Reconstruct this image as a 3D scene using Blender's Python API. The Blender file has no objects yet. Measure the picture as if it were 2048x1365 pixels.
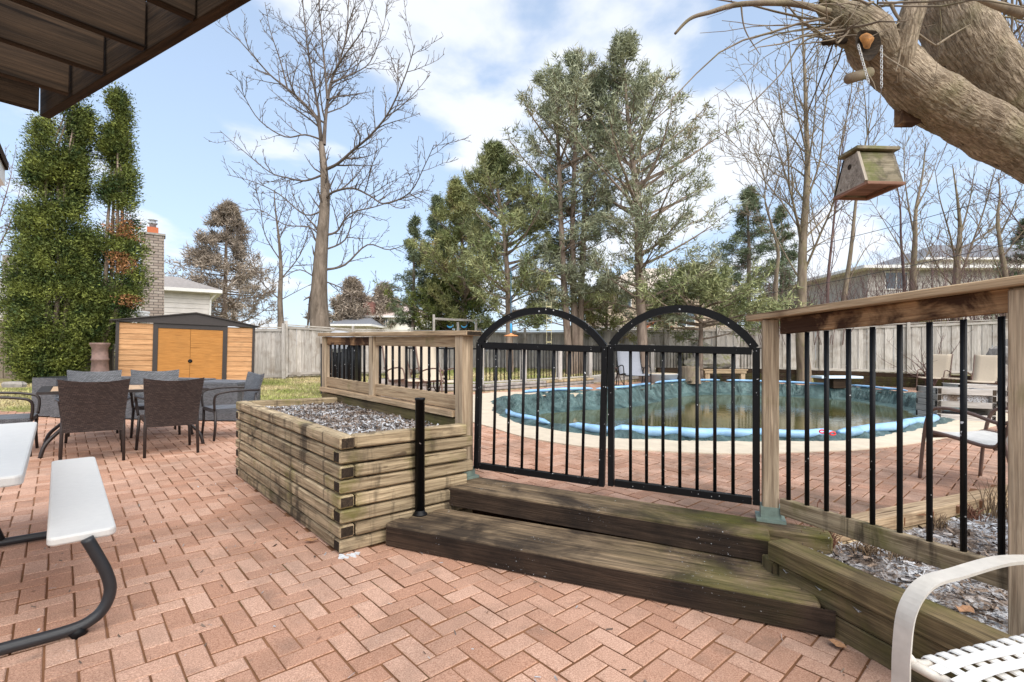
import bpy, math, random
import numpy as np
from mathutils import Vector, Matrix, noise
R = math.radians
rnd = random.Random(7)
scene = bpy.context.scene
col = scene.collection

# ------------------------------------------------------------------ yard layout from image coordinates
# metres; all heights are sheared down to the right to fit the tilted image horizon, heights below are given unsheared
F, EYE, SHEAR, HZ = 987.5, 1.29, .0264, 703.8
def sl(p): return Vector((p[0], p[1], p[2] - SHEAR * p[0]))
def ground(px, py, z=0., a=0., b=0.):          # where a sight line meets a (tilted) level
    u = (px - 1024) / F; v = (py - HZ - SHEAR * (px - 1024)) / F
    Y = (EYE - z) / (v + a * u + b); return u * Y, Y
def terr(px, py, dz=0.): return ground(px, py, .24 + dz, .006, .01)
def tz(x, y): return .24 + .006 * x + .01 * y   # level of the pool terrace
def atY(px, py, Y): return Vector(((px - 1024) / F * Y, Y, EYE - (py - HZ - SHEAR * (px - 1024)) * Y / F))
def sstep(a, b, x):
    t = min(1, max(0, (x - a) / (b - a))); return t * t * (3 - 2 * t)
def lerp(a, b, t): return a + (b - a) * t

# ------------------------------------------------------------------ camera, sky, sun
cam = bpy.data.cameras.new('camera'); co = bpy.data.objects.new('camera', cam); col.objects.link(co)
cam.sensor_width = 36; cam.lens = F / 2048 * 36; cam.shift_y = (HZ - 682.5) / 2048
cam.clip_start = .05; cam.clip_end = 2000
co.location = (0, 0, EYE); co.rotation_euler = (R(90), 0, 0); scene.camera = co

SUN_EL, SUN_AZ = 48, 152      # azimuth clockwise from +Y (the view direction)
world = bpy.data.worlds.new('World'); scene.world = world; world.use_nodes = True
nt = world.node_tree; nt.nodes.clear()
def WN(t, **k):
    n = nt.nodes.new(t)
    for a, b in k.items(): setattr(n, a, b)
    return n
sky = WN('ShaderNodeTexSky', sky_type='NISHITA', sun_disc=False, sun_elevation=R(SUN_EL), sun_rotation=R(SUN_AZ), altitude=100, air_density=1.0, dust_density=1.2, ozone_density=1.0)
tc = WN('ShaderNodeTexCoord'); sep = WN('ShaderNodeSeparateXYZ'); nt.links.new(tc.outputs['Generated'], sep.inputs[0])
zz = WN('ShaderNodeMath', operation='MAXIMUM'); nt.links.new(sep.outputs[2], zz.inputs[0]); zz.inputs[1].default_value = 0.
za = WN('ShaderNodeMath', operation='ADD'); nt.links.new(zz.outputs[0], za.inputs[0]); za.inputs[1].default_value = .22
dx = WN('ShaderNodeMath', operation='DIVIDE'); nt.links.new(sep.outputs[0], dx.inputs[0]); nt.links.new(za.outputs[0], dx.inputs[1])
dy = WN('ShaderNodeMath', operation='DIVIDE'); nt.links.new(sep.outputs[1], dy.inputs[0]); nt.links.new(za.outputs[0], dy.inputs[1])
cmb = WN('ShaderNodeCombineXYZ'); nt.links.new(dx.outputs[0], cmb.inputs[0]); nt.links.new(dy.outputs[0], cmb.inputs[1]); cmb.inputs[2].default_value = 7.7
nz = WN('ShaderNodeTexNoise'); nz.inputs['Scale'].default_value = 1.25; nz.inputs['Detail'].default_value = 9; nz.inputs['Roughness'].default_value = .52; nz.inputs['Distortion'].default_value = .25
nt.links.new(cmb.outputs[0], nz.inputs['Vector'])
rp = WN('ShaderNodeValToRGB'); rp.color_ramp.elements[0].position = .505; rp.color_ramp.elements[1].position = .60
rp.color_ramp.elements[0].color = (0, 0, 0, 1); rp.color_ramp.elements[1].color = (1, 1, 1, 1); rp.color_ramp.interpolation = 'EASE'
nt.links.new(nz.outputs['Fac'], rp.inputs[0])
# thin veil whitens the blue, more so near the horizon
vm = WN('ShaderNodeMapRange'); nt.links.new(sep.outputs[2], vm.inputs[0]); vm.inputs[1].default_value = 0.; vm.inputs[2].default_value = .75; vm.inputs[3].default_value = .72; vm.inputs[4].default_value = .42
veil = WN('ShaderNodeMix', data_type='RGBA'); nt.links.new(vm.outputs[0], veil.inputs[0]); nt.links.new(sky.outputs[0], veil.inputs[6]); veil.inputs[7].default_value = (3.6, 4.5, 5.8, 1)
cl = WN('ShaderNodeMix', data_type='RGBA'); cf = WN('ShaderNodeMath', operation='MULTIPLY'); nt.links.new(rp.outputs[0], cf.inputs[0]); cf.inputs[1].default_value = .78
nt.links.new(cf.outputs[0], cl.inputs[0]); nt.links.new(veil.outputs[2], cl.inputs[6]); cl.inputs[7].default_value = (5.3, 5.4, 5.6, 1)
bg = WN('ShaderNodeBackground'); bg.inputs[1].default_value = .088; nt.links.new(cl.outputs[2], bg.inputs[0])
wo = WN('ShaderNodeOutputWorld'); nt.links.new(bg.outputs[0], wo.inputs[0])

sd = bpy.data.lights.new('sun', 'SUN'); sd.energy = 2.3; sd.angle = R(75); sd.color = (1, .945, .86)
so = bpy.data.objects.new('sun', sd); col.objects.link(so)
az, el = R(SUN_AZ), R(SUN_EL)
sv = Vector((math.sin(az) * math.cos(el), math.cos(az) * math.cos(el), math.sin(el)))
so.rotation_euler = sv.to_track_quat('Z', 'Y').to_euler()
scene.view_settings.view_transform = 'Standard'; scene.view_settings.look = 'None'
scene.view_settings.exposure = 1.26; scene.view_settings.gamma = 1
scene.view_settings.use_curve_mapping = False
scene.cycles.max_bounces = 6; scene.cycles.transparent_max_bounces = 8

# ------------------------------------------------------------------ materials
class NT:
    def __init__(s, name):
        s.m = bpy.data.materials.new(name); s.m.use_nodes = True; s.t = s.m.node_tree; s.t.nodes.clear()
        s.o = s.n('ShaderNodeOutputMaterial'); s.b = s.n('ShaderNodeBsdfPrincipled'); s.l(s.b.outputs[0], s.o.inputs[0])
    def n(s, t, **k):
        n = s.t.nodes.new(t)
        for a, b in k.items(): setattr(n, a, b)
        return n
    def l(s, a, b): s.t.links.new(a, b)
    def val(s, sock, v):
        if hasattr(v, 'is_linked') or hasattr(v, 'links'): s.l(v, sock)
        else: sock.default_value = v if not isinstance(v, tuple) or len(v) != 3 or sock.type != 'RGBA' else (*v, 1)
    def noise(s, vec, scale, detail=4, rough=.55, dist=0, out='Fac'):
        n = s.n('ShaderNodeTexNoise'); s.l(vec, n.inputs['Vector']); n.inputs['Scale'].default_value = scale
        n.inputs['Detail'].default_value = detail; n.inputs['Roughness'].default_value = rough; n.inputs['Distortion'].default_value = dist
        return n.outputs[out]
    def ramp(s, fac, a, b, ca=(0, 0, 0), cb=(1, 1, 1)):
        r = s.n('ShaderNodeValToRGB'); e = r.color_ramp.elements; e[0].position = a; e[1].position = b
        e[0].color = (*ca, 1); e[1].color = (*cb, 1); s.l(fac, r.inputs[0]); return r.outputs[0]
    def mix(s, fac, a, b, mode='MIX'):
        m = s.n('ShaderNodeMix', data_type='RGBA', blend_type=mode); s.val(m.inputs[0], fac); s.val(m.inputs[6], a); s.val(m.inputs[7], b); return m.outputs[2]
    def math(s, op, a, b=0.):
        m = s.n('ShaderNodeMath', operation=op); s.val(m.inputs[0], a); s.val(m.inputs[1], b); return m.outputs[0]
    def mapr(s, f, a, b, c, d):
        m = s.n('ShaderNodeMapRange'); s.l(f, m.inputs[0]); m.inputs[1].default_value = a; m.inputs[2].default_value = b; m.inputs[3].default_value = c; m.inputs[4].default_value = d; return m.outputs[0]
    def mapping(s, vec, scale, loc=None):
        m = s.n('ShaderNodeMapping'); s.l(vec, m.inputs[0]); m.inputs['Scale'].default_value = scale
        if loc is not None: s.l(loc, m.inputs['Location'])
        return m.outputs[0]
    def bump(s, h, strength=.3, dist=.01):
        b = s.n('ShaderNodeBump'); s.l(h, b.inputs['Height']); b.inputs['Strength'].default_value = strength; b.inputs['Distance'].default_value = dist; s.l(b.outputs[0], s.b.inputs['Normal'])
    def obj(s): return s.n('ShaderNodeTexCoord').outputs['Object']
    def pos(s): return s.n('ShaderNodeNewGeometry').outputs['Position']
    def island(s): return s.n('ShaderNodeNewGeometry').outputs['Random Per Island']
    def rand(s): return s.n('ShaderNodeObjectInfo').outputs['Random']
    def done(s, colr, rough=.8, spec=.3, metal=0.):
        s.val(s.b.inputs['Base Color'], colr); s.val(s.b.inputs['Roughness'], rough)
        s.b.inputs['Specular IOR Level'].default_value = spec; s.b.inputs['Metallic'].default_value = metal; return s.m
    def valmul(s, c, f): # brightness multiply by scalar socket
        return s.mix(1., c, s.comb(f), 'MULTIPLY')
    def comb(s, f):
        c = s.n('ShaderNodeCombineXYZ'); s.val(c.inputs[0], f); s.val(c.inputs[1], f); s.val(c.inputs[2], f); return c.outputs[0]

def wood(name, c1, c2, stain=(.05, .04, .03), st=(.5, .7), sf=.6, moss=None, mf=(.5, .65), mx=None, frost=0, var=.3, bumpy=.5, knots=True, ss=2.2):
    s = NT(name); o = s.obj(); r = s.rand()
    off = s.math('MULTIPLY', r, 53.); offv = s.n('ShaderNodeCombineXYZ'); s.l(off, offv.inputs[0]); s.l(off, offv.inputs[1]); s.l(off, offv.inputs[2])
    v = s.mapping(o, (1.6, 34, 34), offv.outputs[0])
    g = s.noise(v, 1.3, 6, .62, .9); v2 = s.mapping(o, (5, 160, 160), offv.outputs[0]); g2 = s.noise(v2, 1., 3, .6)
    c = s.ramp(g, .32, .68, c1, c2)
    fine = s.mapr(g2, .3, .7, .72, 1.2); c = s.valmul(c, fine)
    crack = s.ramp(s.noise(s.mapping(o, (.9, 42, 42), offv.outputs[0]), 1.1, 4, .5, .3), .29, .35, (.25, .22, .2), (1, 1, 1)); c = s.mix(1., c, crack, 'MULTIPLY')
    p = s.pos()
    c = s.mix(s.math('MULTIPLY', s.ramp(s.noise(p, ss, 5, .6, .5), st[0], st[1]), sf), c, stain)
    if moss:
        mk = s.ramp(s.noise(p, 3.1, 6, .65), mf[0], mf[1])
        if mx:
            sp = s.n('ShaderNodeSeparateXYZ'); s.l(p, sp.inputs[0]); mk = s.math('MULTIPLY', mk, s.mapr(sp.outputs[0], mx[0], mx[1], 0, 1))
        c = s.mix(s.math('MULTIPLY', mk, .8), c, moss)
    if name.startswith('weathered planter'):
        dr = s.ramp(s.noise(s.mapping(p, (9, 9, 1.1)), 1., 5, .6, .4), .53, .63); c = s.mix(s.math('MULTIPLY', dr, .72), c, (.045, .034, .024))
        kn = s.ramp(s.noise(s.mapping(o, (5, 9, 9), offv.outputs[0]), 1.2, 2, .5), .70, .74); c = s.mix(s.math('MULTIPLY', kn, .7), c, (.07, .045, .03))
    c = s.valmul(c, s.mapr(r, 0, 1, 1 - var, 1 + var * .6))
    if frost:
        fm = s.ramp(s.noise(p, 60, 3, .7), .66, .70); fm = s.math('MULTIPLY', fm, s.ramp(s.noise(p, 2.7, 3), .52, .64)); c = s.mix(s.math('MULTIPLY', fm, frost), c, (.75, .78, .8))
    s.bump(s.math('ADD', s.math('MULTIPLY', g, .6), g2), bumpy, .004)
    return s.done(c, .88, .2)
def plain(name, c, rough=.5, metal=0., spec=.5, specks=0, nse=0, bumps=0, ns=30):
    s = NT(name); out = c
    if nse:
        out = s.valmul(s.mix(0., c, c), s.mapr(s.noise(s.pos(), ns, 5, .6), .3, .7, 1 - nse, 1 + nse * .6))
    if specks:
        out = s.mix(s.ramp(s.noise(s.pos(), 55, 1, .5), .755, .775), out, (.6, .6, .6))
    if bumps: s.bump(s.noise(s.pos(), 220, 3, .6), bumps, .002)
    return s.done(out, rough, spec, metal)

M = {}
M['timber'] = wood('weathered planter timber', (.17, .118, .068), (.58, .455, .29), stain=(.030, .022, .016), st=(.55, .74), sf=.88, moss=(.16, .15, .035), mf=(.54, .72), var=.32, ss=3.6)
M['endgrain'] = wood('dark timber end grain', (.016, .012, .009), (.075, .052, .034), stain=(.02, .015, .01), var=.5)
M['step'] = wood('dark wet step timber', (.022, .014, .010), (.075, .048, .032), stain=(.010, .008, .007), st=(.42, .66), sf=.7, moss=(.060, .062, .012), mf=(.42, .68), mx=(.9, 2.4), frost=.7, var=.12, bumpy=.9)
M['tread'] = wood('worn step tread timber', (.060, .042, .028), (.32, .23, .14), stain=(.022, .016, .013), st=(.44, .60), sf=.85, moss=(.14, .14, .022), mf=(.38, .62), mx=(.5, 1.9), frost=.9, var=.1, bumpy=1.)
M['mossy'] = wood('mossy retaining timber', (.075, .055, .030), (.25, .185, .095), stain=(.035,.026,.016), moss=(.095, .095, .022), mf=(.45, .72), st=(.45, .68), sf=.65, var=.15)
M['rail'] = wood('tan railing wood', (.28, .185, .108), (.58, .43, .275), stain=(.10, .055, .03), st=(.60, .76), sf=.6, moss=(.18, .17, .06), mf=(.62, .78), var=.18)
M['railboard'] = wood('stained railing board', (.24, .125, .06), (.48, .30, .16), stain=(.035, .014, .009), st=(.40, .54), sf=.92, var=.1, ss=4.5)
M['post'] = wood('tan gate post wood', (.28, .20, .13), (.57, .445, .31), st=(.62, .8), sf=.4, moss=(.17, .17, .05), mf=(.58, .85), var=.1)
M['fence'] = wood('grey fence board', (.33, .295, .265), (.57, .535, .50), stain=(.20, .155, .115), st=(.50, .72), sf=.6, var=.22, bumpy=.3)
M['fence2'] = wood('shaded brown fence board', (.16, .125, .095), (.30, .245, .19), stain=(.1, .07, .05), var=.25, bumpy=.3)  # darker fence wood; the shade behind the cedars is put into its colour
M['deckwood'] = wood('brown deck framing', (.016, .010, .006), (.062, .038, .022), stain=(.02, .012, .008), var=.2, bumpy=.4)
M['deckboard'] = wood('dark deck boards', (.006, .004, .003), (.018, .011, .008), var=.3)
M['black'] = plain('black painted metal', (.005, .005, .006), .45, specks=1, nse=.3, spec=.22)
M['darkmetal'] = plain('dark brown metal', (.028, .02, .018), .45, nse=.25)
M['brownmetal'] = plain('brown chair frame', (.13, .075, .055), .45, nse=.2)
M['greenbase'] = plain('green post base', (.21, .27, .225), .5, nse=.25, ns=25)
M['concrete'] = plain('buff concrete', (.56, .48, .37), .9, nse=.13, ns=6, bumps=.5, spec=.2)
M['plasticwhite'] = plain('cream plastic', (.66, .64, .605), .42, nse=.04, bumps=.25)
M['edgeplastic'] = plain('plastic edge', (.52, .47, .42), .5)
M['tube'] = plain('charcoal tube steel', (.022, .023, .026), .42, nse=.15)
M['whitestrap'] = plain('off white vinyl strap', (.70, .69, .66), .35)
M['whiteframe'] = plain('cream painted chair frame', (.56, .52, .46), .4, nse=.15, ns=14)
M['clay'] = plain('brown clay', (.18, .11, .09), .7, nse=.4, ns=8)
M['stone'] = plain('grey stone', (.30, .275, .25), .9, nse=.35, ns=9, bumps=.6)
M['glass'] = plain('window glass', (.10, .13, .16), .08, spec=.8)
M['trim'] = plain('white trim', (.72, .71, .69), .6)
M['siding'] = plain('pale siding', (.60, .565, .535), .7, nse=.10, ns=3)
M['whitewall'] = plain('white siding', (.80, .79, .72), .7, nse=.05)
M['roof'] = plain('grey shingle', (.30, .27, .25), .9, nse=.3, ns=9)
M['roofdark'] = plain('dark shingle', (.16, .165, .18), .9, nse=.25, ns=9)
M['redbrick'] = plain('orange clay flue', (.46, .13, .05), .8, nse=.2)
M['beigewall'] = plain('beige brick wall', (.50, .40, .31), .85, nse=.2, ns=6)
M['sheddark'] = plain('dark brown shed trim', (.032, .024, .022), .5, nse=.2)
M['sheddoor'] = wood('orange shed door', (.38, .165, .045), (.47, .22, .065), sf=.1, var=.03, bumpy=.1)
M['shedside'] = wood('orange clad shed siding', (.42, .21, .095), (.60, .35, .18), sf=.15, var=.12, bumpy=.15)
M['greytub'] = plain('grey plastic', (.33, .34, .36), .6)
M['orange'] = plain('orange swing seat', (.75, .30, .12), .5)
M['rope'] = plain('blue rope', (.05, .30, .55), .7)
M['yellow'] = plain('pale yellow rope', (.62, .55, .32), .7)
M['red'] = plain('red valve ring', (.62, .03, .04), .4)
M['tubeblue'] = plain('light blue vinyl tube', (.28, .50, .76), .30, nse=.3, ns=3)
M['board'] = plain('white diving board', (.62, .74, .86), .5)
M['deadleaf'] = plain('dry leaf', (.42, .22, .11), .8, nse=.3, ns=50)
M['snow'] = plain('old snow', (.62, .64, .66), .7, nse=.1)
M['wire'] = plain('black cable', (.02, .02, .025), .6)
M['greencover'] = None
def tarp():
    s = NT('dark green pool cover'); p = s.pos()
    c = s.ramp(s.noise(p, 2.3, 5, .6, 1.2), .35, .7, (.018, .045, .046), (.13, .215, .21)); s.bump(s.noise(p, 9, 6, .7, 2.), 1., .06); return s.done(c, .32, .6)
M['cover'] = tarp()
def brickm():
    s = NT('red paving brick'); p = s.pos(); r = s.math('FRACT', s.math('ADD', s.rand(), s.island()))
    c = s.ramp(r, 0., 1., (.49, .275, .185), (.64, .415, .31))
    sp = s.ramp(s.noise(p, 170, 3, .7), .36, .66, (.60, .52, .48), (1.14, 1.16, 1.16)); c = s.mix(1., c, sp, 'MULTIPLY')
    r2 = s.math('FRACT', s.math('MULTIPLY', r, 17.3))
    spx = s.n('ShaderNodeSeparateXYZ'); s.l(p, spx.inputs[0]); d = s.math('MULTIPLY', s.math('ADD', s.ramp(s.noise(p, .9, 6, .68, .6), .47, .66), s.math('MULTIPLY', s.mapr(spx.outputs[0], .3, 1.9, 0, 1), s.ramp(s.noise(p, 2.2, 6, .7), .36, .56))), .44); c = s.mix(d, c, (.105, .075, .055))
    d2 = s.math('MULTIPLY', s.ramp(s.noise(p, 3.4, 5, .6), .55, .74), s.ramp(r2, .35, .8)); c = s.mix(s.math('MULTIPLY', d2, .6), c, (.13, .095, .075))
    # pale salt bloom
    c = s.mix(s.math('MULTIPLY', s.ramp(s.noise(p, 24, 4, .7), .64, .8), .4), c, (.55, .47, .41))
    s.bump(s.noise(p, 140, 4, .7), .55, .003); return s.done(c, .9, .25)
M['brick'] = brickm()
def jointm():
    s = NT('sandy joints'); p = s.pos()
    c = s.ramp(s.noise(p, 1.7, 5, .6), .35, .65, (.13, .062, .032), (.27, .135, .072)); c = s.mix(s.math('MULTIPLY', s.ramp(s.noise(p, 5, 4), .58, .7), .5), c, (.07, .075, .03)); s.bump(s.noise(p, 200, 2), .5, .003); return s.done(c, .95, .1)
M['joint'] = jointm()
def lawnm():
    s = NT('lawn'); p = s.pos()
    c = s.ramp(s.noise(p, .55, 5, .6), .38, .62, (.40, .32, .18), (.22, .22, .075)); c = s.valmul(c, s.mapr(s.noise(p, 14, 5, .7), .3, .7, .6, 1.3)); s.bump(s.noise(p, 40, 4), .8, .03); return s.done(c, .95, .1)
M['lawn'] = lawnm()
def bladem():
    s = NT('grass blade'); p = s.pos(); c = s.ramp(s.noise(p, .55, 5, .6), .40, .60, (.48, .40, .22), (.25, .28, .08)); c = s.valmul(c, s.mapr(s.island(), 0, 1, .6, 1.35)); return s.done(c, .8, .2)
M['blade'] = bladem()
def mulchm(nm, geo):
    s = NT(nm); p = s.pos(); r = s.island() if geo else s.noise(p, 90, 3)
    c = s.ramp(r, 0. if geo else .3, 1. if geo else .7, (.07, .05, .038), (.32, .24, .185))
    f = s.math('MULTIPLY', s.ramp(s.noise(p, 3.2, 4, .6), .38, .58), s.ramp(s.math('FRACT', s.math('MULTIPLY', r, 7.7)) if geo else s.noise(p, 70, 2), .42, .50))
    c = s.mix(s.math('MULTIPLY', f, .9), c, (.62, .63, .65)); s.bump(s.noise(p, 60, 4), .9, .02); return s.done(c, .9, .2)
M['mulch'] = mulchm('frosted mulch', False); M['chip'] = mulchm('bark chips', True)
def needle(nm, a, b, br=None, cs=1.1):
    s = NT(nm); p = s.pos(); c = s.ramp(s.noise(p, cs, 4, .6), .36, .64, a, b)
    if br: c = s.mix(s.math('MULTIPLY', s.ramp(s.noise(p, .9, 4, .6), .56, .66), .75), c, br)
    c = s.valmul(c, s.mapr(s.island(), 0, 1, .55, 1.45)); return s.done(c, .65, .25)
M['cedar'] = needle('cedar foliage', (.026, .050, .014), (.185, .21, .045), None, 2.3)
M['cedarbrown'] = needle('browned cedar spray', (.30, .13, .055), (.42, .22, .10))
M['pine'] = needle('pine needles', (.13, .16, .065), (.32, .33, .16))
M['pine2'] = needle('grey green pine needles', (.17, .195, .12), (.36, .37, .25), (.36, .30, .2))
M['olive'] = needle('olive evergreen foliage', (.16, .19, .07), (.31, .31, .13), (.36, .26, .14))
M['spruce'] = needle('dark spruce needles', (.09, .125, .07), (.21, .24, .14))
M['sprucebrown'] = needle('brown grey spruce needles', (.19, .15, .115), (.36, .30, .24))
def bark(nm, a, b, sc=6, bs=.8, moss=0, stretch=(1, 1, .25)):
    s = NT(nm); p = s.pos(); v = s.mapping(p, stretch)
    g = s.noise(v, sc, 6, .65, .6); c = s.ramp(g, .33, .67, a, b)
    if moss: c = s.mix(s.math('MULTIPLY', s.ramp(s.noise(p, 5, 5, .6), .5, .66), moss), c, (.17, .17, .06))
    s.bump(g, bs, .02); return s.done(c, .9, .15)
M['bark'] = bark('grey brown bark', (.10, .078, .06), (.25, .20, .16)); M['twig'] = bark('dark twig bark', (.075, .06, .05), (.17, .135, .115))
M['barkred'] = bark('reddish twig bark', (.09, .055, .055), (.20, .135, .12))
M['barktan'] = bark('tan bark', (.13, .10, .075), (.30, .24, .175), moss=.4)
M['pinebark'] = bark('pine bark', (.13, .095, .075), (.34, .265, .21))
def limbm():
    s = NT('ridged maple bark'); o = s.n('ShaderNodeUVMap'); o.uv_map = 'UVMap'; p = s.pos()
    uv = o.outputs[0]; nzv = s.noise(s.mapping(uv, (14, 26, 1)), 1., 4, .6, 0, 'Color')
    vv = s.n('ShaderNodeVectorMath', operation='MULTIPLY_ADD'); s.l(nzv, vv.inputs[0]); vv.inputs[1].default_value = (2.6, 2.6, 0); s.l(s.mapping(uv, (34, 170, 1)), vv.inputs[2])
    rot = s.n('ShaderNodeMapping'); rot.inputs['Rotation'].default_value = (0, 0, .45); s.l(vv.outputs[0], rot.inputs[0])
    g = s.noise(rot.outputs[0], .62, 3, .55, .8); e = s.ramp(g, .36, .62); f2 = s.noise(p, 90, 5, .7)
    c = s.mix(e, (.19, .145, .10), (.38, .305, .225)); c = s.valmul(c, s.mapr(s.noise(p, 11, 5, .65), .3, .7, .65, 1.3)); c = s.valmul(c, s.mapr(f2, .3, .7, .75, 1.2))
    c = s.mix(s.math('MULTIPLY', s.ramp(s.noise(p, 5, 5, .65), .5, .68), .45), c, (.20, .19, .09))
    c = s.mix(s.math('MULTIPLY', s.ramp(s.noise(p, 2.2, 3, .6), .52, .7), .4), c, (.11, .07, .045))
    s.bump(s.math('ADD', e, s.math('MULTIPLY', f2, .5)), .8, .006); return s.done(c, .92, .15)
M['limb'] = limbm()
def wicker(nm, a, b):
    s = NT(nm); o = s.obj(); m1 = s.n('ShaderNodeTexBrick'); s.l(s.mapping(o, (1, 1, 1)), m1.inputs[0])
    cx = s.n('ShaderNodeSeparateXYZ'); s.l(o, cx.inputs[0]); cmb = s.n('ShaderNodeCombineXYZ')
    s.l(s.math('ADD', cx.outputs[0], cx.outputs[1]), cmb.inputs[0]); s.l(cx.outputs[2], cmb.inputs[1]); s.l(cmb.outputs[0], m1.inputs[0])
    m1.inputs['Scale'].default_value = 1.; m1.inputs['Brick Width'].default_value = .032; m1.inputs['Row Height'].default_value = .0125; m1.inputs['Mortar Size'].default_value = .0022; m1.inputs['Mortar Smooth'].default_value = .6
    m1.inputs['Color1'].default_value = (*a, 1); m1.inputs['Color2'].default_value = (*b, 1); m1.inputs['Mortar'].default_value = (.008, .007, .007, 1)
    s.bump(s.math('SUBTRACT', 1., m1.outputs['Fac']), .8, .006); return s.done(m1.outputs['Color'], .5, .4)
M['wickerbrown'] = wicker('brown wicker', (.040, .026, .023), (.085, .058, .050))
M['wickergrey'] = wicker('grey wicker', (.10, .105, .115), (.18, .185, .20))
M['sling'] = plain('tan sling fabric', (.50, .42, .32), .8, nse=.08, ns=40)
M['frostsling'] = plain('frosted pale sling', (.62, .60, .56), .7, nse=.15, ns=18)
M['greysling'] = plain('grey sling', (.22, .23, .26), .8, nse=.1)
def waterm():
    s = NT('green pool water'); p = s.pos(); c = s.ramp(s.noise(p, .5, 3), .4, .6, (.06, .062, .018), (.10, .095, .032))
    lv = s.ramp(s.noise(s.mapping(p, (3, 9, 1)), 2.2, 3, .6), .70, .73); c = s.mix(s.math('MULTIPLY', lv, .35), c, (.25, .2, .1))
    s.bump(s.noise(s.mapping(p, (1, 2.2, 1)), 5, 3, .5), .045, .05); return s.done(c, .03, .9)
M['water'] = waterm()
def chimneym():
    s = NT('chimney brick'); o = s.obj(); sp = s.n('ShaderNodeSeparateXYZ'); s.l(o, sp.inputs[0]); cm = s.n('ShaderNodeCombineXYZ'); s.l(s.math('ADD', sp.outputs[0], sp.outputs[1]), cm.inputs[0]); s.l(sp.outputs[2], cm.inputs[1])
    b = s.n('ShaderNodeTexBrick'); s.l(cm.outputs[0], b.inputs[0]); b.inputs['Scale'].default_value = 1; b.inputs['Brick Width'].default_value = .32; b.inputs['Row Height'].default_value = .12; b.inputs['Mortar Size'].default_value = .014
    b.inputs['Color1'].default_value = (.26, .21, .18, 1); b.inputs['Color2'].default_value = (.36, .31, .27, 1); b.inputs['Mortar'].default_value = (.10, .085, .075, 1)
    s.bump(b.outputs['Fac'], -.6, .02); return s.done(b.outputs['Color'], .9, .1)
M['chimney'] = chimneym()

# ------------------------------------------------------------------ building helpers
def tag(o, label=None, cat=None, group=None, kind=None):
    if label: o['label'] = label
    if cat: o['category'] = cat
    if group: o['group'] = group
    if kind: o['kind'] = kind
    return o
def thing(name, label, cat, loc, rz=0., group=None, tilt=False):
    o = bpy.data.objects.new(name, None); o.empty_display_size = .1; col.objects.link(o); o.location = sl(loc)
    if tilt: o.rotation_euler = (Matrix.Rotation(SHEAR, 3, 'Y') @ Matrix.Rotation(rz, 3, 'Z')).to_euler()
    else: o.rotation_euler = (0, 0, rz)
    return tag(o, label, cat, group)
def mesh(name, V, Fc, mat, smooth=False, mi=None):
    m = bpy.data.meshes.new(name); m.from_pydata([tuple(v) for v in V], [], Fc); m.update()
    for x in (mat if isinstance(mat, (list, tuple)) else [mat]): m.materials.append(x)
    if mi is not None: m.polygons.foreach_set('material_index', mi)
    if smooth: m.polygons.foreach_set('use_smooth', [True] * len(m.polygons))
    return m
def link(name, m, parent=None, label=None, kind=None):
    o = bpy.data.objects.new(name, m); col.objects.link(o)
    if parent: o.parent = parent
    if label: o['label'] = label
    if kind: o['kind'] = kind
    return o
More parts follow.
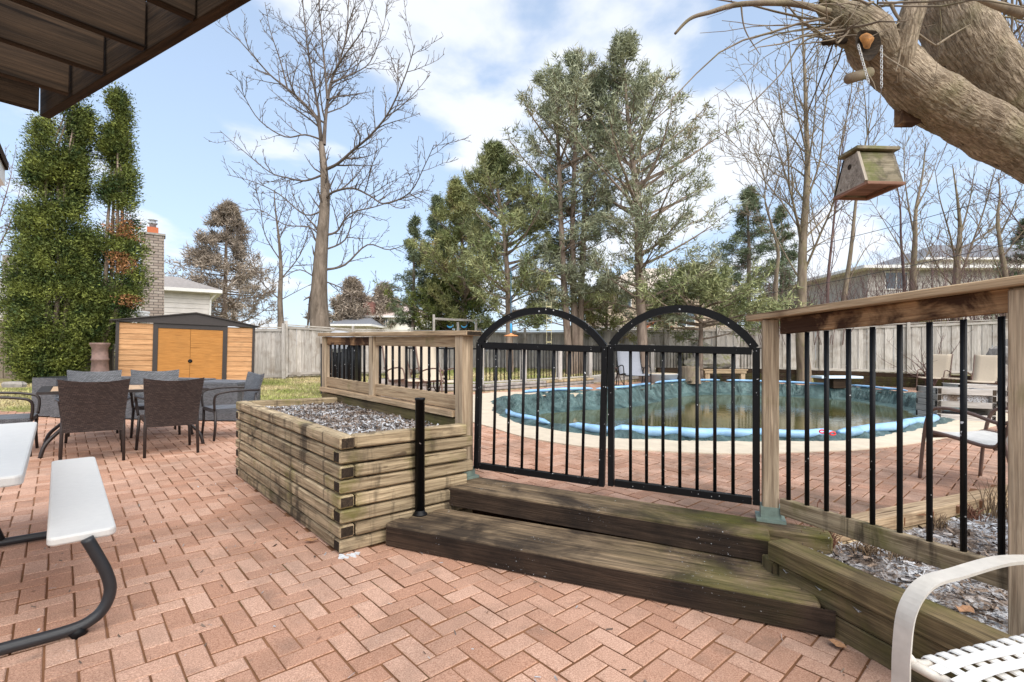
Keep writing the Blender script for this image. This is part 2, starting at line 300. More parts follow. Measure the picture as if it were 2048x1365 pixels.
class MB:
    def __init__(s): s.V = []; s.F = []
    def add(s, V, Fc):
        n = len(s.V); s.V += [tuple(v) for v in V]; s.F += [tuple(i + n for i in f) for f in Fc]
    def box(s, x0, x1, y0, y1, z0, z1):
        s.add([(x, y, z) for x in (x0, x1) for y in (y0, y1) for z in (z0, z1)], [(0, 1, 3, 2), (4, 6, 7, 5), (0, 4, 5, 1), (2, 3, 7, 6), (0, 2, 6, 4), (1, 5, 7, 3)]); return s
    def obox(s, p0, p1, w, h, up=(0, 0, 1)):      # box along p0-p1
        p0 = Vector(p0); p1 = Vector(p1); d = (p1 - p0).normalized(); y = Vector(up).cross(d)
        if y.length < 1e-4: y = Vector((0, 1, 0)).cross(d)
        y.normalize(); z = d.cross(y); y *= w / 2; z *= h / 2
        s.add([p + a * y + b * z for p in (p0, p1) for a in (-1, 1) for b in (-1, 1)], [(0, 1, 3, 2), (4, 6, 7, 5), (0, 4, 5, 1), (2, 3, 7, 6), (0, 2, 6, 4), (1, 5, 7, 3)]); return s
    def tube(s, pts, r, n=8, cap=True, flat=1.):
        pts = [Vector(p) for p in pts]; rs = r if isinstance(r, (list, tuple)) else [r] * len(pts)
        if len(pts) < 2: return s
        d = (pts[1] - pts[0]).normalized(); u = d.cross(Vector((.13, .37, .92))); 
        if u.length < 1e-3: u = d.cross(Vector((1, 0, 0)))
        u.normalize(); b = len(s.V)
        for i, p in enumerate(pts):
            if i == 0: t = d
            elif i == len(pts) - 1: t = (pts[i] - pts[i - 1])
            else: t = (pts[i + 1] - pts[i - 1])
            if t.length < 1e-9: t = d
            t = t.normalized(); u = (u - t * u.dot(t))
            if u.length < 1e-6: u = t.orthogonal()
            u.normalize(); w = t.cross(u)
            for k in range(n):
                a = 2 * math.pi * k / n; s.V.append(tuple(p + (u * math.cos(a) + w * math.sin(a) * flat) * rs[i]))
        for i in range(len(pts) - 1):
            for k in range(n):
                a = b + i * n + k; c = b + i * n + (k + 1) % n; s.F.append((a, c, c + n, a + n))
        if cap: s.F.append(tuple(b + k for k in range(n))[::-1]); s.F.append(tuple(b + (len(pts) - 1) * n + k for k in range(n)))
        return s
    def lathe(s, prof, c=(0, 0), n=20):
        b = len(s.V)
        for r, z in prof:
            for k in range(n): a = 2 * math.pi * k / n; s.V.append((c[0] + r * math.cos(a), c[1] + r * math.sin(a), z))
        for i in range(len(prof) - 1):
            for k in range(n): a = b + i * n + k; e = b + i * n + (k + 1) % n; s.F.append((a, e, e + n, a + n))
        s.F.append(tuple(b + k for k in range(n))[::-1]); s.F.append(tuple(b + (len(prof) - 1) * n + k for k in range(n))); return s
    def put(s, name, mat, parent=None, smooth=False, label=None, kind=None):   # local coordinates of the parent
        return link(name, mesh(name, s.V, s.F, mat, smooth), parent, label, kind)
    def world(s, name, mat, parent=None, smooth=False, label=None, kind=None):  # yard coordinates
        off = parent.location if parent else Vector((0, 0, 0)); V = [sl(v) - off for v in s.V]
        return link(name, mesh(name, V, s.F, mat, smooth), parent, label, kind)
def spline(pts, k=6, closed=False):
    P = [Vector(p) for p in pts]; n = len(P); out = []
    rng = range(n if closed else n - 1)
    for i in rng:
        a, b, c, d = (P[(i - 1) % n], P[i], P[(i + 1) % n], P[(i + 2) % n]) if closed else (P[max(i - 1, 0)], P[i], P[i + 1], P[min(i + 2, n - 1)])
        for j in range(k):
            t = j / k; out.append(.5 * ((2 * b) + (c - a) * t + (2 * a - 5 * b + 4 * c - d) * t * t + (3 * b - a - 3 * c + d) * t ** 3))
    if not closed: out.append(P[-1])
    return out
_bm = {}
def beammesh(L, w, h, ch, mats):
    key = (round(L, 3), round(w, 4), round(h, 4), ch, tuple(m.name for m in mats))
    if key in _bm: return _bm[key]
    V = []; idx = {}
    def v(*a):
        if a not in idx: idx[a] = len(V); V.append(a)
        return idx[a]
    X, Yy, Z = L / 2, w / 2, h / 2; Fc = []; mi = []
    if ch <= 0:
        b = MB().box(-X, X, -Yy, Yy, -Z, Z); V = b.V; Fc = b.F; mi = [1 if len(mats) > 1 and i in (0, 1) else 0 for i in range(6)]
    else:
        c = ch
        for sx in (-1, 1): Fc.append([v(sx * X, a * (Yy - c), b * (Z - c)) for a, b in ((-1, -1), (1, -1), (1, 1), (-1, 1))][::sx]); mi.append(1 if len(mats) > 1 else 0)
        for sy in (-1, 1): Fc.append([v(a * (X - c), sy * Yy, b * (Z - c)) for a, b in ((-1, -1), (1, -1), (1, 1), (-1, 1))][::-sy]); mi.append(0)
        for sz in (-1, 1): Fc.append([v(a * (X - c), b * (Yy - c), sz * Z) for a, b in ((-1, -1), (1, -1), (1, 1), (-1, 1))][::sz]); mi.append(0)
        for a in (-1, 1):
            for b in (-1, 1):
                f = [v((X - c) * -1, a * Yy, b * (Z - c)), v(X - c, a * Yy, b * (Z - c)), v(X - c, a * (Yy - c), b * Z), v(-(X - c), a * (Yy - c), b * Z)]; Fc.append(f if a * b > 0 else f[::-1]); mi.append(0)
                f = [v(a * X, -(Yy - c), b * (Z - c)), v(a * X, Yy - c, b * (Z - c)), v(a * (X - c), Yy - c, b * Z), v(a * (X - c), -(Yy - c), b * Z)]; Fc.append(f if a * b < 0 else f[::-1]); mi.append(0)
                f = [v(a * X, b * (Yy - c), -(Z - c)), v(a * X, b * (Yy - c), Z - c), v(a * (X - c), b * Yy, Z - c), v(a * (X - c), b * Yy, -(Z - c))]; Fc.append(f if a * b > 0 else f[::-1]); mi.append(0)
                for e in (-1, 1):
                    f = [v(a * X, b * (Yy - c), e * (Z - c)), v(a * (X - c), b * Yy, e * (Z - c)), v(a * (X - c), b * (Yy - c), e * Z)]; Fc.append(f if a * b * e > 0 else f[::-1]); mi.append(0)
    m = mesh('beam', V, Fc, list(mats), False, mi); _bm[key] = m; return m
def frame(d, up):
    x = Vector(d).normalized(); y = Vector(up).cross(x)
    if y.length < 1e-4: y = Vector((0, 1, 0))
    y.normalize(); z = x.cross(y); return Matrix((x, y, z)).transposed()
def beam(name, p0, p1, w, h, mat, parent=None, up=(0, 0, 1), ch=.004, end=None, label=None, local=False):
    if local: a, b, off = Vector(p0), Vector(p1), Vector((0, 0, 0))
    else: a, b = sl(p0), sl(p1); off = parent.location if parent else Vector((0, 0, 0))
    d = b - a; mats = [mat] + ([end] if end else [])
    o = link(name, beammesh(d.length, w, h, ch, mats), parent, label)
    o.matrix_local = Matrix.Translation((a + b) / 2 - off) @ frame(d, up).to_4x4(); return o
def rod(name, p0, p1, r, mat, parent, n=8, local=False):
    if local: a, b, off = Vector(p0), Vector(p1), Vector((0, 0, 0))
    else: a, b = sl(p0), sl(p1); off = parent.location
    L = (b - a).length; key = ('rod', round(L, 3), r, n, mat.name)
    if key not in _bm:
        t = MB().tube([(-L / 2, 0, 0), (L / 2, 0, 0)], r, n); _bm[key] = mesh('rod', t.V, t.F, mat, True)
    o = link(name, _bm[key], parent); o.matrix_local = Matrix.Translation((a + b) / 2 - off) @ frame(b - a, (0, 0, 1)).to_4x4(); return o
def copy_tree(src, loc, rz, label, group=None, tilt=True):
    def cp(o, parent):
        c = o.copy(); col.objects.link(c)
        if parent: c.parent = parent
        for ch in [x for x in o.children]: cp(ch, c)
        return c
    r = cp(src, None); r.location = sl(loc)
    r.rotation_euler = (Matrix.Rotation(SHEAR, 3, 'Y') @ Matrix.Rotation(rz, 3, 'Z')).to_euler() if tilt else (0, 0, rz)
    r['label'] = label
    if group: r['group'] = group
    return r
def inpoly(x, y, P):
    c = False; j = len(P) - 1
    for i in range(len(P)):
        if (P[i][1] > y) != (P[j][1] > y) and x < (P[j][0] - P[i][0]) * (y - P[i][1]) / (P[j][1] - P[i][1]) + P[i][0]: c = not c
        j = i
    return c
def trimesh(name, V, mat, parent=None):        # loose triangles, V is (n*3,3) in yard coordinates
    V = V.astype(np.float32).copy(); V[:, 2] -= SHEAR * V[:, 0]
    if parent: V -= np.array(parent.location, dtype=np.float32)
    n = len(V); m = bpy.data.meshes.new(name); m.vertices.add(n); m.vertices.foreach_set('co', V.ravel()); m.loops.add(n); m.loops.foreach_set('vertex_index', np.arange(n, dtype=np.int32))
    m.polygons.add(n // 3); m.polygons.foreach_set('loop_start', np.arange(0, n, 3, dtype=np.int32)); m.polygons.foreach_set('loop_total', np.full(n // 3, 3, dtype=np.int32)); m.update(); m.validate()
    m.materials.append(mat); return link(name, m, parent)

# ------------------------------------------------------------------ outlines
dA = Vector((-.6757, .7372)); dB = Vector((.7372, .6757))      # along / across the paving
P1 = Vector((-.378, 3.89)); P2 = Vector((1.60, 3.06))          # gate posts
railEnd = P1 + Vector((-.676, .737)) * 2.715
TERR = [(P1.x - .12, P1.y + .02), (railEnd.x, railEnd.y), (-2.95, 10.7), (-.73, 11.3), (2.31, 14.7), (4.9, 16.6), (9.4, 17.55), (11.7, 16.5), (13.8, 15.15), (17.2, 11.1), (17, 9.6), (6.0, 4.95), (2.25, 3.13), (1.75, 2.95), (P2.x - .06, P2.y - .1)]
poolpx = [(1000, 805), (1020, 832), (1100, 855), (1200, 870), (1300, 876), (1400, 880), (1500, 880), (1620, 880), (1720, 873), (1810, 858), (1870, 845), (1905, 832), (1897, 812), (1854, 797), (1800, 788), (1755, 783), (1693, 777), (1629, 774), (1560, 770.5), (1483, 768), (1417, 767), (1365, 768), (1312, 773), (1259, 781), (1206, 786), (1140, 787.5), (1086, 791), (1035, 796)]
POOL = [(v.x, v.y) for v in spline([(*terr(*p), 0) for p in poolpx], 8, True)]
PC = Vector((5.2, 10.5))
def offs(P, d):        # push the closed outline outwards by d
    out = []; n = len(P)
    for i in range(n):
        t = Vector(P[(i + 2) % n]) - Vector(P[i - 2]); t.normalize(); out.append((P[i][0] + t.y * d, P[i][1] - t.x * d))
    return out

# ------------------------------------------------------------------ ground
def lawn_z(x, y):
    z = .02 + .012 * min(max(0, y - 9), 25) + .45 * sstep(-5, -1, x) * sstep(9.5, 12, y)
    z += .22 * sstep(4.0, 5.2, x) * sstep(16.4, 17.6, y)
    return z
PATIO = [(-16, -3), (4.5, -3), (4.5, 2.9), (1.9, 2.9), (P1.x, P1.y), (railEnd.x + .2, railEnd.y + .1), (-3.1, 8.75), (-16, 8.75)]
BED = [(1.36, 2.70), (1.72, 1.62), (2.4, -.5), (7, -.5), (7, 5.3), (2.2, 3.05)]
def gz(x, y):
    if inpoly(x, y, PATIO) or inpoly(x, y, TERR) or (y < 8.75 and x < -2) or (x > 1 and y < 9): 
        return -1.6 if inpoly(x, y, TERR) and y > 5.2 and x > -.6 else -.14
    return lawn_z(x, y) + .015 * noise.noise(Vector((x * .8, y * .8, 0)))
xs = sorted(set([-400, -200, -100, -60, -40, -30, -25, -20, -18] + [round(-16 + .3 * i, 2) for i in range(121)] + [22, 26, 30, 40, 60, 100, 200, 400]))
ys = sorted(set([-60, -20, -8, -3] + [round(.3 * i, 2) for i in range(-5, 72)] + [23, 25, 28, 34, 45, 60, 90, 150, 300, 700]))
g = MB(); g.V = [(x, y, gz(x, y)) for y in ys for x in xs]; nx = len(xs)
g.F = [(j * nx + i, j * nx + i + 1, (j + 1) * nx + i + 1, (j + 1) * nx + i) for j in range(len(ys) - 1) for i in range(nx - 1)]
tag(g.world('lawn', M['lawn'], smooth=True), kind='structure')

# ------------------------------------------------------------------ herringbone paving
U = 1.29 / 12.674; TH = -.8289; OX, OY = .6312 * U, 25.266 * U
def herring(test, y0, y1, x0, x1):
    out = []; ca, sa = math.cos(TH), math.sin(TH)
    for m in range(-120, 160):
        for k in range(-220, 220):
            a, b = k + 2 * m, -k + 2 * m
            for (ca_, cb_, r) in ((a + 1, b + .5, 0), (a + 2.5, b + 1, 1)):
                X = OX + (ca_ * ca - cb_ * sa) * U; Y = OY + (ca_ * sa + cb_ * ca) * U
                if x0 < X < x1 and y0 < Y < y1 and test(X, Y): out.append((X, Y, r))
    return out
BH, GAP, CH = .055, .008, .004
def brickgeo(L, W):
    x, y, c = L / 2, W / 2, CH; V = []
    for (a, b, z) in ((x, y, -BH), (x, y, -c), (x - c, y - c, 0)): V += [(-a, -b, z), (a, -b, z), (a, b, z), (-a, b, z)]
    return V, [(8, 9, 10, 11)] + [(i + j, i + (j + 1) % 4, i + 4 + (j + 1) % 4, i + 4 + j) for i in (0, 4) for j in range(4)]
bV, bF = brickgeo(2 * U - GAP, U - GAP); bMesh = mesh('brick', bV, bF, [M['brick'], M['joint']], False, [0, 1, 1, 1, 1, 0, 0, 0, 0])
def pave(owner, bricks, zf, n_single, sx, sy, seen):
    bricks = sorted(bricks, key=lambda b: (0 if seen(b[0], b[1]) else 1, b[1] * b[1] + b[0] * b[0]))
    rot = Vector((0, 0, 1)).rotation_difference(Vector((-sx, -sy, 1)).normalized()).to_matrix()
    rest = MB()
    for i, (x, y, r) in enumerate(bricks):
        a = TH + r * math.pi / 2 + rnd.gauss(0, .006); dz = rnd.gauss(0, .0012); t1, t2 = rnd.gauss(0, .006), rnd.gauss(0, .006)
        x += rnd.gauss(0, .0008); y += rnd.gauss(0, .0008)
        if i < n_single:
            o = link('brick', bMesh, owner); o.matrix_local = Matrix.Translation(sl((x, y, zf(x, y) + dz)) - owner.location) @ (rot @ Matrix.Rotation(a, 3, 'Z') @ Matrix.Rotation(t1, 3, 'X') @ Matrix.Rotation(t2, 3, 'Y')).to_4x4()
        else:
            ca, sa = math.cos(a), math.sin(a); V = []
            for (u, v, w) in bV:
                X = x + u * ca - v * sa; Y = y + u * sa + v * ca; V.append((X, Y, zf(X, Y) + w + dz + t1 * v + t2 * u))
            rest.add(V, bF)
    o = rest.world('brick_field', [M['brick'], M['joint']], owner); o['kind'] = 'stuff'
    o.data.polygons.foreach_set('material_index', [0, 1, 1, 1, 1, 0, 0, 0, 0] * (len(rest.F) // 9))
def inview(x, y): return y > .5 and abs(x / y) < (1.9 if x < 0 else 1.3)
base = MB(); base.add([(-16, -3, -.006), (4.5, -3, -.006), (4.5, 3.5, -.006), (P1.x, P1.y + .3, -.006), (-3.1, 8.73, -.006), (-16, 8.73, -.006)], [(0, 1, 2, 3, 4, 5)])
pat = tag(base.world('patio_paving', M['joint']), kind='structure')
inPlanter = [(-1.0, 3.12), (-.3, 3.8), (-2.05, 5.7), (-2.62, 4.9)]
STEPZ = [(-.7, 3.35), (1.38, 2.5), (1.4, 2.9), (-.3, 3.8)]
def ptest(X, Y):
    if not inview(X, Y) or Y < .7: return False
    if inpoly(X, Y, inPlanter) or inpoly(X, Y, STEPZ) or inpoly(X, Y, TERR): return False
    if X > 1.4 + (2.6 - Y) * .35 + .08: return False
    if X > -2.35 and Y > 5.2 + (-2.35 - X) * 0: return False
    if X > -3.2 and Y > 6.1: return Y < 8.72 and X < -2.5
    return Y < 8.72
pave(pat, herring(ptest, .7, 8.75, -11.5, 2.9), lambda x, y: 0, 300, -SHEAR, 0, lambda x, y: x > -4 and not (x < -1.25 and y < 2.5 and x > -3 and (y + x * 1.17) < .1))

# pool terrace: joint bed as a grid with the pool left open, copes, bricks
PIN = offs(POOL, .02); COP = offs(POOL, .62)
bed = MB(); st = .25; cells = {}
def bv(i, j):
    if (i, j) not in cells: cells[(i, j)] = len(bed.V); x, y = i * st, j * st; bed.V.append((x, y, tz(x, y) - .006))
    return cells[(i, j)]
TERR_IN = TERR
for i in range(-13, 70):
    for j in range(11, 67):
        cx, cy = (i + .5) * st, (j + .5) * st
        if inpoly(cx, cy, TERR_IN) and not inpoly(cx, cy, POOL): bed.F.append((bv(i, j), bv(i + 1, j), bv(i + 1, j + 1), bv(i, j + 1)))
ter = tag(bed.world('terrace_paving', M['joint']), kind='structure')
def coping_outer():
    near = [terr(*p) for p in [(940, 838), (960, 845), (1000, 862), (1050, 880), (1100, 889), (1200, 898), (1300, 904), (1400, 908), (1500, 910), (1600, 908), (1700, 902), (1800, 892), (1900, 876), (2000, 850), (2048, 835)]]
    return near
def ttest(X, Y):
    if not (Y > 2.7 and abs(X / Y) < 1.15) or not inpoly(X, Y, TERR) or inpoly(X, Y, POOL): return False
    q = (Vector((X, Y)) - PC); return not inpoly(X, Y, offs_in)
offs_in = offs(POOL, .35)
# steps occupy the strip before the gate line
gdir = (P2 - P1).normalized(); gn = Vector((-gdir.y, gdir.x))
def ttest2(X, Y): return ttest(X, Y) and (Vector((X, Y)) - P1).dot(gn) > -.02
pave(ter, herring(ttest2, 2.7, 17, -3.2, 16), tz, 300, -SHEAR + .006, .01, lambda x, y: y < 6)
# coping band: widens on the near side as laid
no = coping_outer(); cop = MB(); n = len(POOL)
def copw(p):
    best = 9
    for i in range(len(no) - 1):
        a, b = Vector(no[i]), Vector(no[i + 1]); t = max(0, min(1, (Vector(p) - a).dot(b - a) / (b - a).length_squared)); best = min(best, (Vector(p) - (a + (b - a) * t)).length)
    return best
ws = [min(copw(p), 1.0) if p[1] < 11 and (p[0] < 9) else .45 for p in POOL]
ws = [sum(ws[(i + k) % n] for k in range(-6, 7)) / 13 for i in range(n)]
inn = offs(POOL, -.05)
for i in range(n):
    t = Vector(POOL[(i + 2) % n]) - Vector(POOL[i - 2]); t.normalize(); o_ = (POOL[i][0] + t.y * ws[i], POOL[i][1] - t.x * ws[i])
    for (x, y), dz in ((inn[i], -.6), (inn[i], .012), (o_, .012), (o_, -.03)): cop.V.append((x, y, tz(x, y) + dz))
for i in range(n):
    for k in range(3): a = i * 4 + k; b = ((i + 1) % n) * 4 + k; cop.F.append((a, a + 1, b + 1, b))
tag(cop.world('pool_coping', M['concrete'], smooth=False), kind='structure')
wt = MB(); wi = offs(POOL, .1); wt.V = [(x, y, tz(x, y) - .33) for x, y in wi]; wt.F = [tuple(range(n))]
tag(wt.world('pool_water', M['water']), kind='structure')

# pool cover tucked over the edge, and the water tubes that weigh it down
cv = thing('pool_cover', 'dark green crumpled pool cover hanging from the pool edge into the green water', 'pool cover', (POOL[0][0], POOL[0][1], tz(*POOL[0])))
c = MB(); prof = [(.16, .018), (.05, .06), (-.04, .05), (-.10, -.02), (-.16, -.14), (-.22, -.27), (-.5, -.36)]
P3 = [(v.x, v.y) for v in spline([(x, y, 0) for x, y in POOL], 4, True)]; n3 = len(P3)
for i in range(n3):
    t = Vector(P3[(i + 6) % n3]) - Vector(P3[i - 6]); t.normalize(); nn = Vector((t.y, -t.x)); x, y = P3[i]
    far = sstep(8, 11, y)
    for k, (d, z) in enumerate(prof):
        w = noise.noise(Vector((x * 1.7, y * 1.7, k * .35))); w2 = noise.noise(Vector((x * 4.5, y * 4.5, k * .3 + 9)))
        fold = noise.noise(Vector((i * .42, k * .22, 4))) * noise.noise(Vector((i * .11, 2, 8))) * 2.; dd = d + (.06 * w + .045 * w2 + (.11 * fold if k > 1 else .05 * fold)) * (1.3 if k else 1.6); zz_ = z + (.05 * w2 if 0 < k < 5 else 0) + (.02 * abs(w) if k == 0 else 0) - (.015 if k == 0 else 0)
        X, Y = x + nn.x * dd, y + nn.y * dd; c.V.append((X, Y, tz(X, Y) + zz_))
m = len(prof)
c.F = [(i * m + k, i * m + k + 1, ((i + 1) % n3) * m + k + 1, ((i + 1) % n3) * m + k) for i in range(n3) for k in range(m - 1)]
c.world('tarpaulin', M['cover'], cv, smooth=False)
def watertube(seg, r, label, dz=.03, off=.02):
    a, b = seg; idx = [i % n3 for i in range(a, b)]
    pts = []; rs = []
    for q, i in enumerate(idx):
        t = Vector(P3[(i + 3) % n3]) - Vector(P3[i - 3]); t.normalize(); x, y = P3[i]; d = off + .03 * math.sin(i * .21)
        X, Y = x + t.y * d, y - t.x * d; pts.append((X, Y, tz(X, Y) + dz + r * .6)); e = min(q, len(idx) - 1 - q)
        rs.append(r * (min(1, .4 + e * .12)) * (1 + .10 * noise.noise(Vector((X * 1.5, Y * 1.5, 3)))))
    fine = spline(pts, 4); rf = []
    for j, v in enumerate(fine): q_ = j / 4; i0 = min(int(q_), len(rs) - 1); i1 = min(i0 + 1, len(rs) - 1); rf.append(lerp(rs[i0], rs[i1], q_ - int(q_)) * (1 + .16 * noise.noise(Vector((v.x * 5.5, v.y * 5.5, 1))) + .07 * noise.noise(Vector((v.x * 16, v.y * 16, 6)))))
    pts, rs = fine, rf
    th = thing('water_tube', label, 'water tube', pts[0], group='blue water tubes round the pool')
    MB().tube(pts, rs, 10, flat=.68).world('bag', M['tubeblue'], th, smooth=True)
    return th
def p3i(px):      # index on the near edge nearest a pixel column
    best = min(range(n3), key=lambda i: abs(P3[i][0] / P3[i][1] * F + 1024 - px) + (0 if P3[i][1] < 8.9 else 500)); return best
def p3f(px): return min(range(n3), key=lambda i: abs(P3[i][0] / P3[i][1] * F + 1024 - px) + (0 if P3[i][1] > 10 else 500))
watertube((p3i(1015), p3i(1105)), .055, 'short blue water tube at the left tip of the pool')
watertube((p3i(1140), p3i(1240)), .07, 'blue water tube on the near pool edge, behind the left gate leaf')
watertube((p3i(1225), p3i(1545)), .085, 'long blue water tube on the near pool edge, behind the right gate leaf')
w1 = watertube((p3i(1530), p3i(1665)), .08, 'blue water tube with a red valve ring, just right of the right gate post')
w2 = watertube((p3i(1672), p3i(1870)), .085, 'long blue water tube with a red valve ring, running towards the wooden crates')
for w, px, py in ((w1, 1641, 861), (w2, 1662, 865)):
    x, y = terr(px, py, .14); MB().add([], []) ; t = MB(); ringp = [(x + .032 * math.cos(a), y - .03, tz(x, y) + .13 + .018 * math.sin(a)) for a in [2 * math.pi * k / 12 for k in range(13)]]; t.tube(ringp, .009, 6); t.world('valve_ring', M['red'], w, True)
for a, b, lb in ((1815, 1700, 'thin blue water tube on the far right pool edge, beside the diving board'), (1695, 1450, 'thin blue water tube on the far pool edge, in front of the wooden bench'), (1440, 1310, 'thin blue water tube on the far pool edge, in front of the tree stump'), (1300, 1190, 'thin blue water tube on the far pool edge, below the grey lounge chair'), (1185, 1045, 'thin blue water tube on the far left pool edge, near the metal pool fence')):
    watertube((p3f(a), p3f(b)), .05, lb, dz=.075)

# ------------------------------------------------------------------ steps and timber walls
def eline(A, e, n, off): return A + n * off
A = Vector((-.83, 3.226)); e1 = Vector((.9265, -.376)); n1 = Vector((.376, .9265))
W0 = Vector((1.383, 2.657)); wd = (Vector((1.72, 1.66)) - W0).normalized()
def isect(p, d, q, e): # p+d*t on line q,e
    den = d.x * e.y - d.y * e.x; return ((q.x - p.x) * e.y - (q.y - p.y) * e.x) / den
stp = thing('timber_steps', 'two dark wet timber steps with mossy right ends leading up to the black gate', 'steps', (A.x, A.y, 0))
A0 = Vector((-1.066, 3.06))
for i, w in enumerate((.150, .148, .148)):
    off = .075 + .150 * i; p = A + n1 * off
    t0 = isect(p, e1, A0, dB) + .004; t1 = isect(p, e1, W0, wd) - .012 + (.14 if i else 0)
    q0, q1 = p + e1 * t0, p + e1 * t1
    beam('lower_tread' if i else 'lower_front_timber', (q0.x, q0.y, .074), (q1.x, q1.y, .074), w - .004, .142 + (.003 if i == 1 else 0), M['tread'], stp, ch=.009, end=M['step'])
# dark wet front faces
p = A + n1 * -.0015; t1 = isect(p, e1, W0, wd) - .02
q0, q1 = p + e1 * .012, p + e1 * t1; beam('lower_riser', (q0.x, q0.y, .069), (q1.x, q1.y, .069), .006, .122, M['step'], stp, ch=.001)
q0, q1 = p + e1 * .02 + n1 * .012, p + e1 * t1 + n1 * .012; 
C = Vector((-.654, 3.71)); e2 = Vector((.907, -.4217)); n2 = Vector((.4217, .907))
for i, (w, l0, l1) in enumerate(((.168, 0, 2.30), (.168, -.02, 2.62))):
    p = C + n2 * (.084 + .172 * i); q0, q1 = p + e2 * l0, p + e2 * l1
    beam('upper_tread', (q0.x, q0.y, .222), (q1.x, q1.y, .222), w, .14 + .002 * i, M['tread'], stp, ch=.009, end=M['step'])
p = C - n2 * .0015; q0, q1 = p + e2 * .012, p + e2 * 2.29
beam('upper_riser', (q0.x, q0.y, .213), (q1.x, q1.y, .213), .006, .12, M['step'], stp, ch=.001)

rw = thing('retaining_wall', 'mossy green timber retaining wall running from the steps to the lower right corner', 'retaining wall', (W0.x, W0.y, 0))
wn = Vector((-wd.y, wd.x)); wn = wn if wn.x > 0 else -wn
for k, (z0, z1, w, s0) in enumerate(((-.02, .100, .10, .0), (.104, .208, .10, .06), (.212, .312, .135, .0))):
    p = W0 + wn * (w / 2 - (.012 if k == 2 else 0)); q0, q1 = p + wd * s0, p + wd * 2.6
    beam('timber', (q0.x, q0.y, (z0 + z1) / 2), (q1.x, q1.y, (z0 + z1) / 2), w, z1 - z0, M['mossy'], rw, ch=.006, end=M['endgrain'])
q = W0 + wn * .055; beam('end_post', (q.x, q.y, 0), (q.x, q.y, .21), .11, .11, M['mossy'], rw, ch=.005, up=(1, 0, 0))

ew = thing('edging_timber', 'pale timber edging between the pool paving and the frosted bed on the right', 'edging', (2.3, 3.15, .2))
ea = Vector((1.80, 2.93)); ed = Vector((.907, .4217))
for k, dz in ((0, -.05), (1, -.145)):
    q0, q1 = ea + ed * .05, ea + ed * 5; zc = tz(2.3, 3.2) + dz + .02
    beam('timber', (q0.x, q0.y, zc), (q1.x, q1.y, zc + .015), .14, .09, M['rail'] if k == 0 else M['timber'], ew, ch=.006)

# planter
pl = thing('raised_planter', 'large weathered timber planter box with frosted mulch, beside the brick patio', 'planter', (A0.x, A0.y, 0))
cH = .0925; TW = .10; LA = 2.455; LB = .99
def PT(u, v, z): q = A0 + dA * u + dB * v; return (q.x, q.y, z)
for i in range(8):
    zc = .737 - cH * (i + .5); hh = cH - .013; full = i % 2 == 0; jit = rnd.uniform(-.007, .007)
    ul0, ul1 = (0, LA) if full else (TW + .003, LA - TW - .003)
    beam('long_timber', PT(ul0, TW / 2 + jit, zc), PT(ul1, TW / 2 + jit, zc), TW, hh, M['timber'], pl, ch=.010, end=M['endgrain'])
    v0, v1 = (TW + .004, LB) if full else (0, LB + .06)
    beam('short_timber', PT(TW / 2 + jit, v0, zc), PT(TW / 2 + jit, v1, zc), TW, hh, M['timber'], pl, ch=.010, end=M['endgrain'])
    beam('far_timber', PT(LA - TW / 2, v0, zc), PT(LA - TW / 2, LB, zc), TW, hh, M['timber'], pl, ch=.010, end=M['endgrain'])
ml = MB(); NU, NV = 60, 24
for a in range(NU + 1):
    for b in range(NV + 1):
        u = TW + (LA - 2 * TW) * a / NU; v = TW + (LB - TW) * b / NV; x, y, _ = PT(u, v, 0)
        ml.V.append((x, y, .655 + .018 * noise.noise(Vector((x * 4, y * 4, 0))) + .02 * noise.noise(Vector((x * 14, y * 14, 3)))))
ml.F = [(a * (NV + 1) + b, (a + 1) * (NV + 1) + b, (a + 1) * (NV + 1) + b + 1, a * (NV + 1) + b + 1) for a in range(NU) for b in range(NV)]
ml.world('mulch_surface', M['mulch'], pl, smooth=True)
def chips(sampler, N, s0, s1, seed):
    r = np.random.RandomState(seed); V = []
    P = np.array([sampler(r) for _ in range(N)]); d = r.normal(size=(N, 3)); d[:, 2] *= .35; d /= np.linalg.norm(d, axis=1)[:, None]
    e = np.cross(d, r.normal(size=(N, 3)) * .5 + np.array([0, 0, 1])); e /= np.linalg.norm(e, axis=1)[:, None]
    L = r.uniform(s0, s1, (N, 1)); W = L * r.uniform(.15, .4, (N, 1)); P[:, 2] += L[:, 0] * .12
    a = P - d * L / 2 - e * W / 2; b = P + d * L / 2 - e * W / 2; c_ = P + d * L / 2 + e * W / 2; dd = P - d * L / 2 + e * W / 2
    V = np.stack([a, b, c_, dd], 1).reshape(-1, 3); return V
def quads(name, V, mat, parent=None):
    n = len(V) // 4; VV = [sl(v) - (parent.location if parent else Vector((0, 0, 0))) for v in V]
    return link(name, mesh(name, VV, [(4 * i, 4 * i + 1, 4 * i + 2, 4 * i + 3) for i in range(n)], mat), parent)
def smp(r):
    u = r.uniform(TW, LA - TW); v = r.uniform(TW, LB); x, y, _ = PT(u, v, 0); return (x, y, .668 + .018 * noise.noise(Vector((x * 4, y * 4, 0))))
quads('bark_chips', chips(smp, 9000, .012, .05, 3), M['chip'], pl)['kind'] = 'stuff'

# timber wall under the left railing (holds up the terrace)
tw = thing('terrace_wall', 'mossy timber wall under the left railing at the back of the planter', 'retaining wall', (P1.x, P1.y, 0))
rd = Vector((-.676, .737))
for i in range(8):
    zc = .75 - .0935 * (i + .5); s0 = .05 if i % 2 else -.01; q0, q1 = P1 + rd * s0 + dB * .0, P1 + rd * 2.74
    beam('timber', (q0.x, q0.y, zc), (q1.x, q1.y, zc), .10, .088, M['timber'] if i > 1 else M['mossy'], tw, ch=.006, end=M['endgrain'])

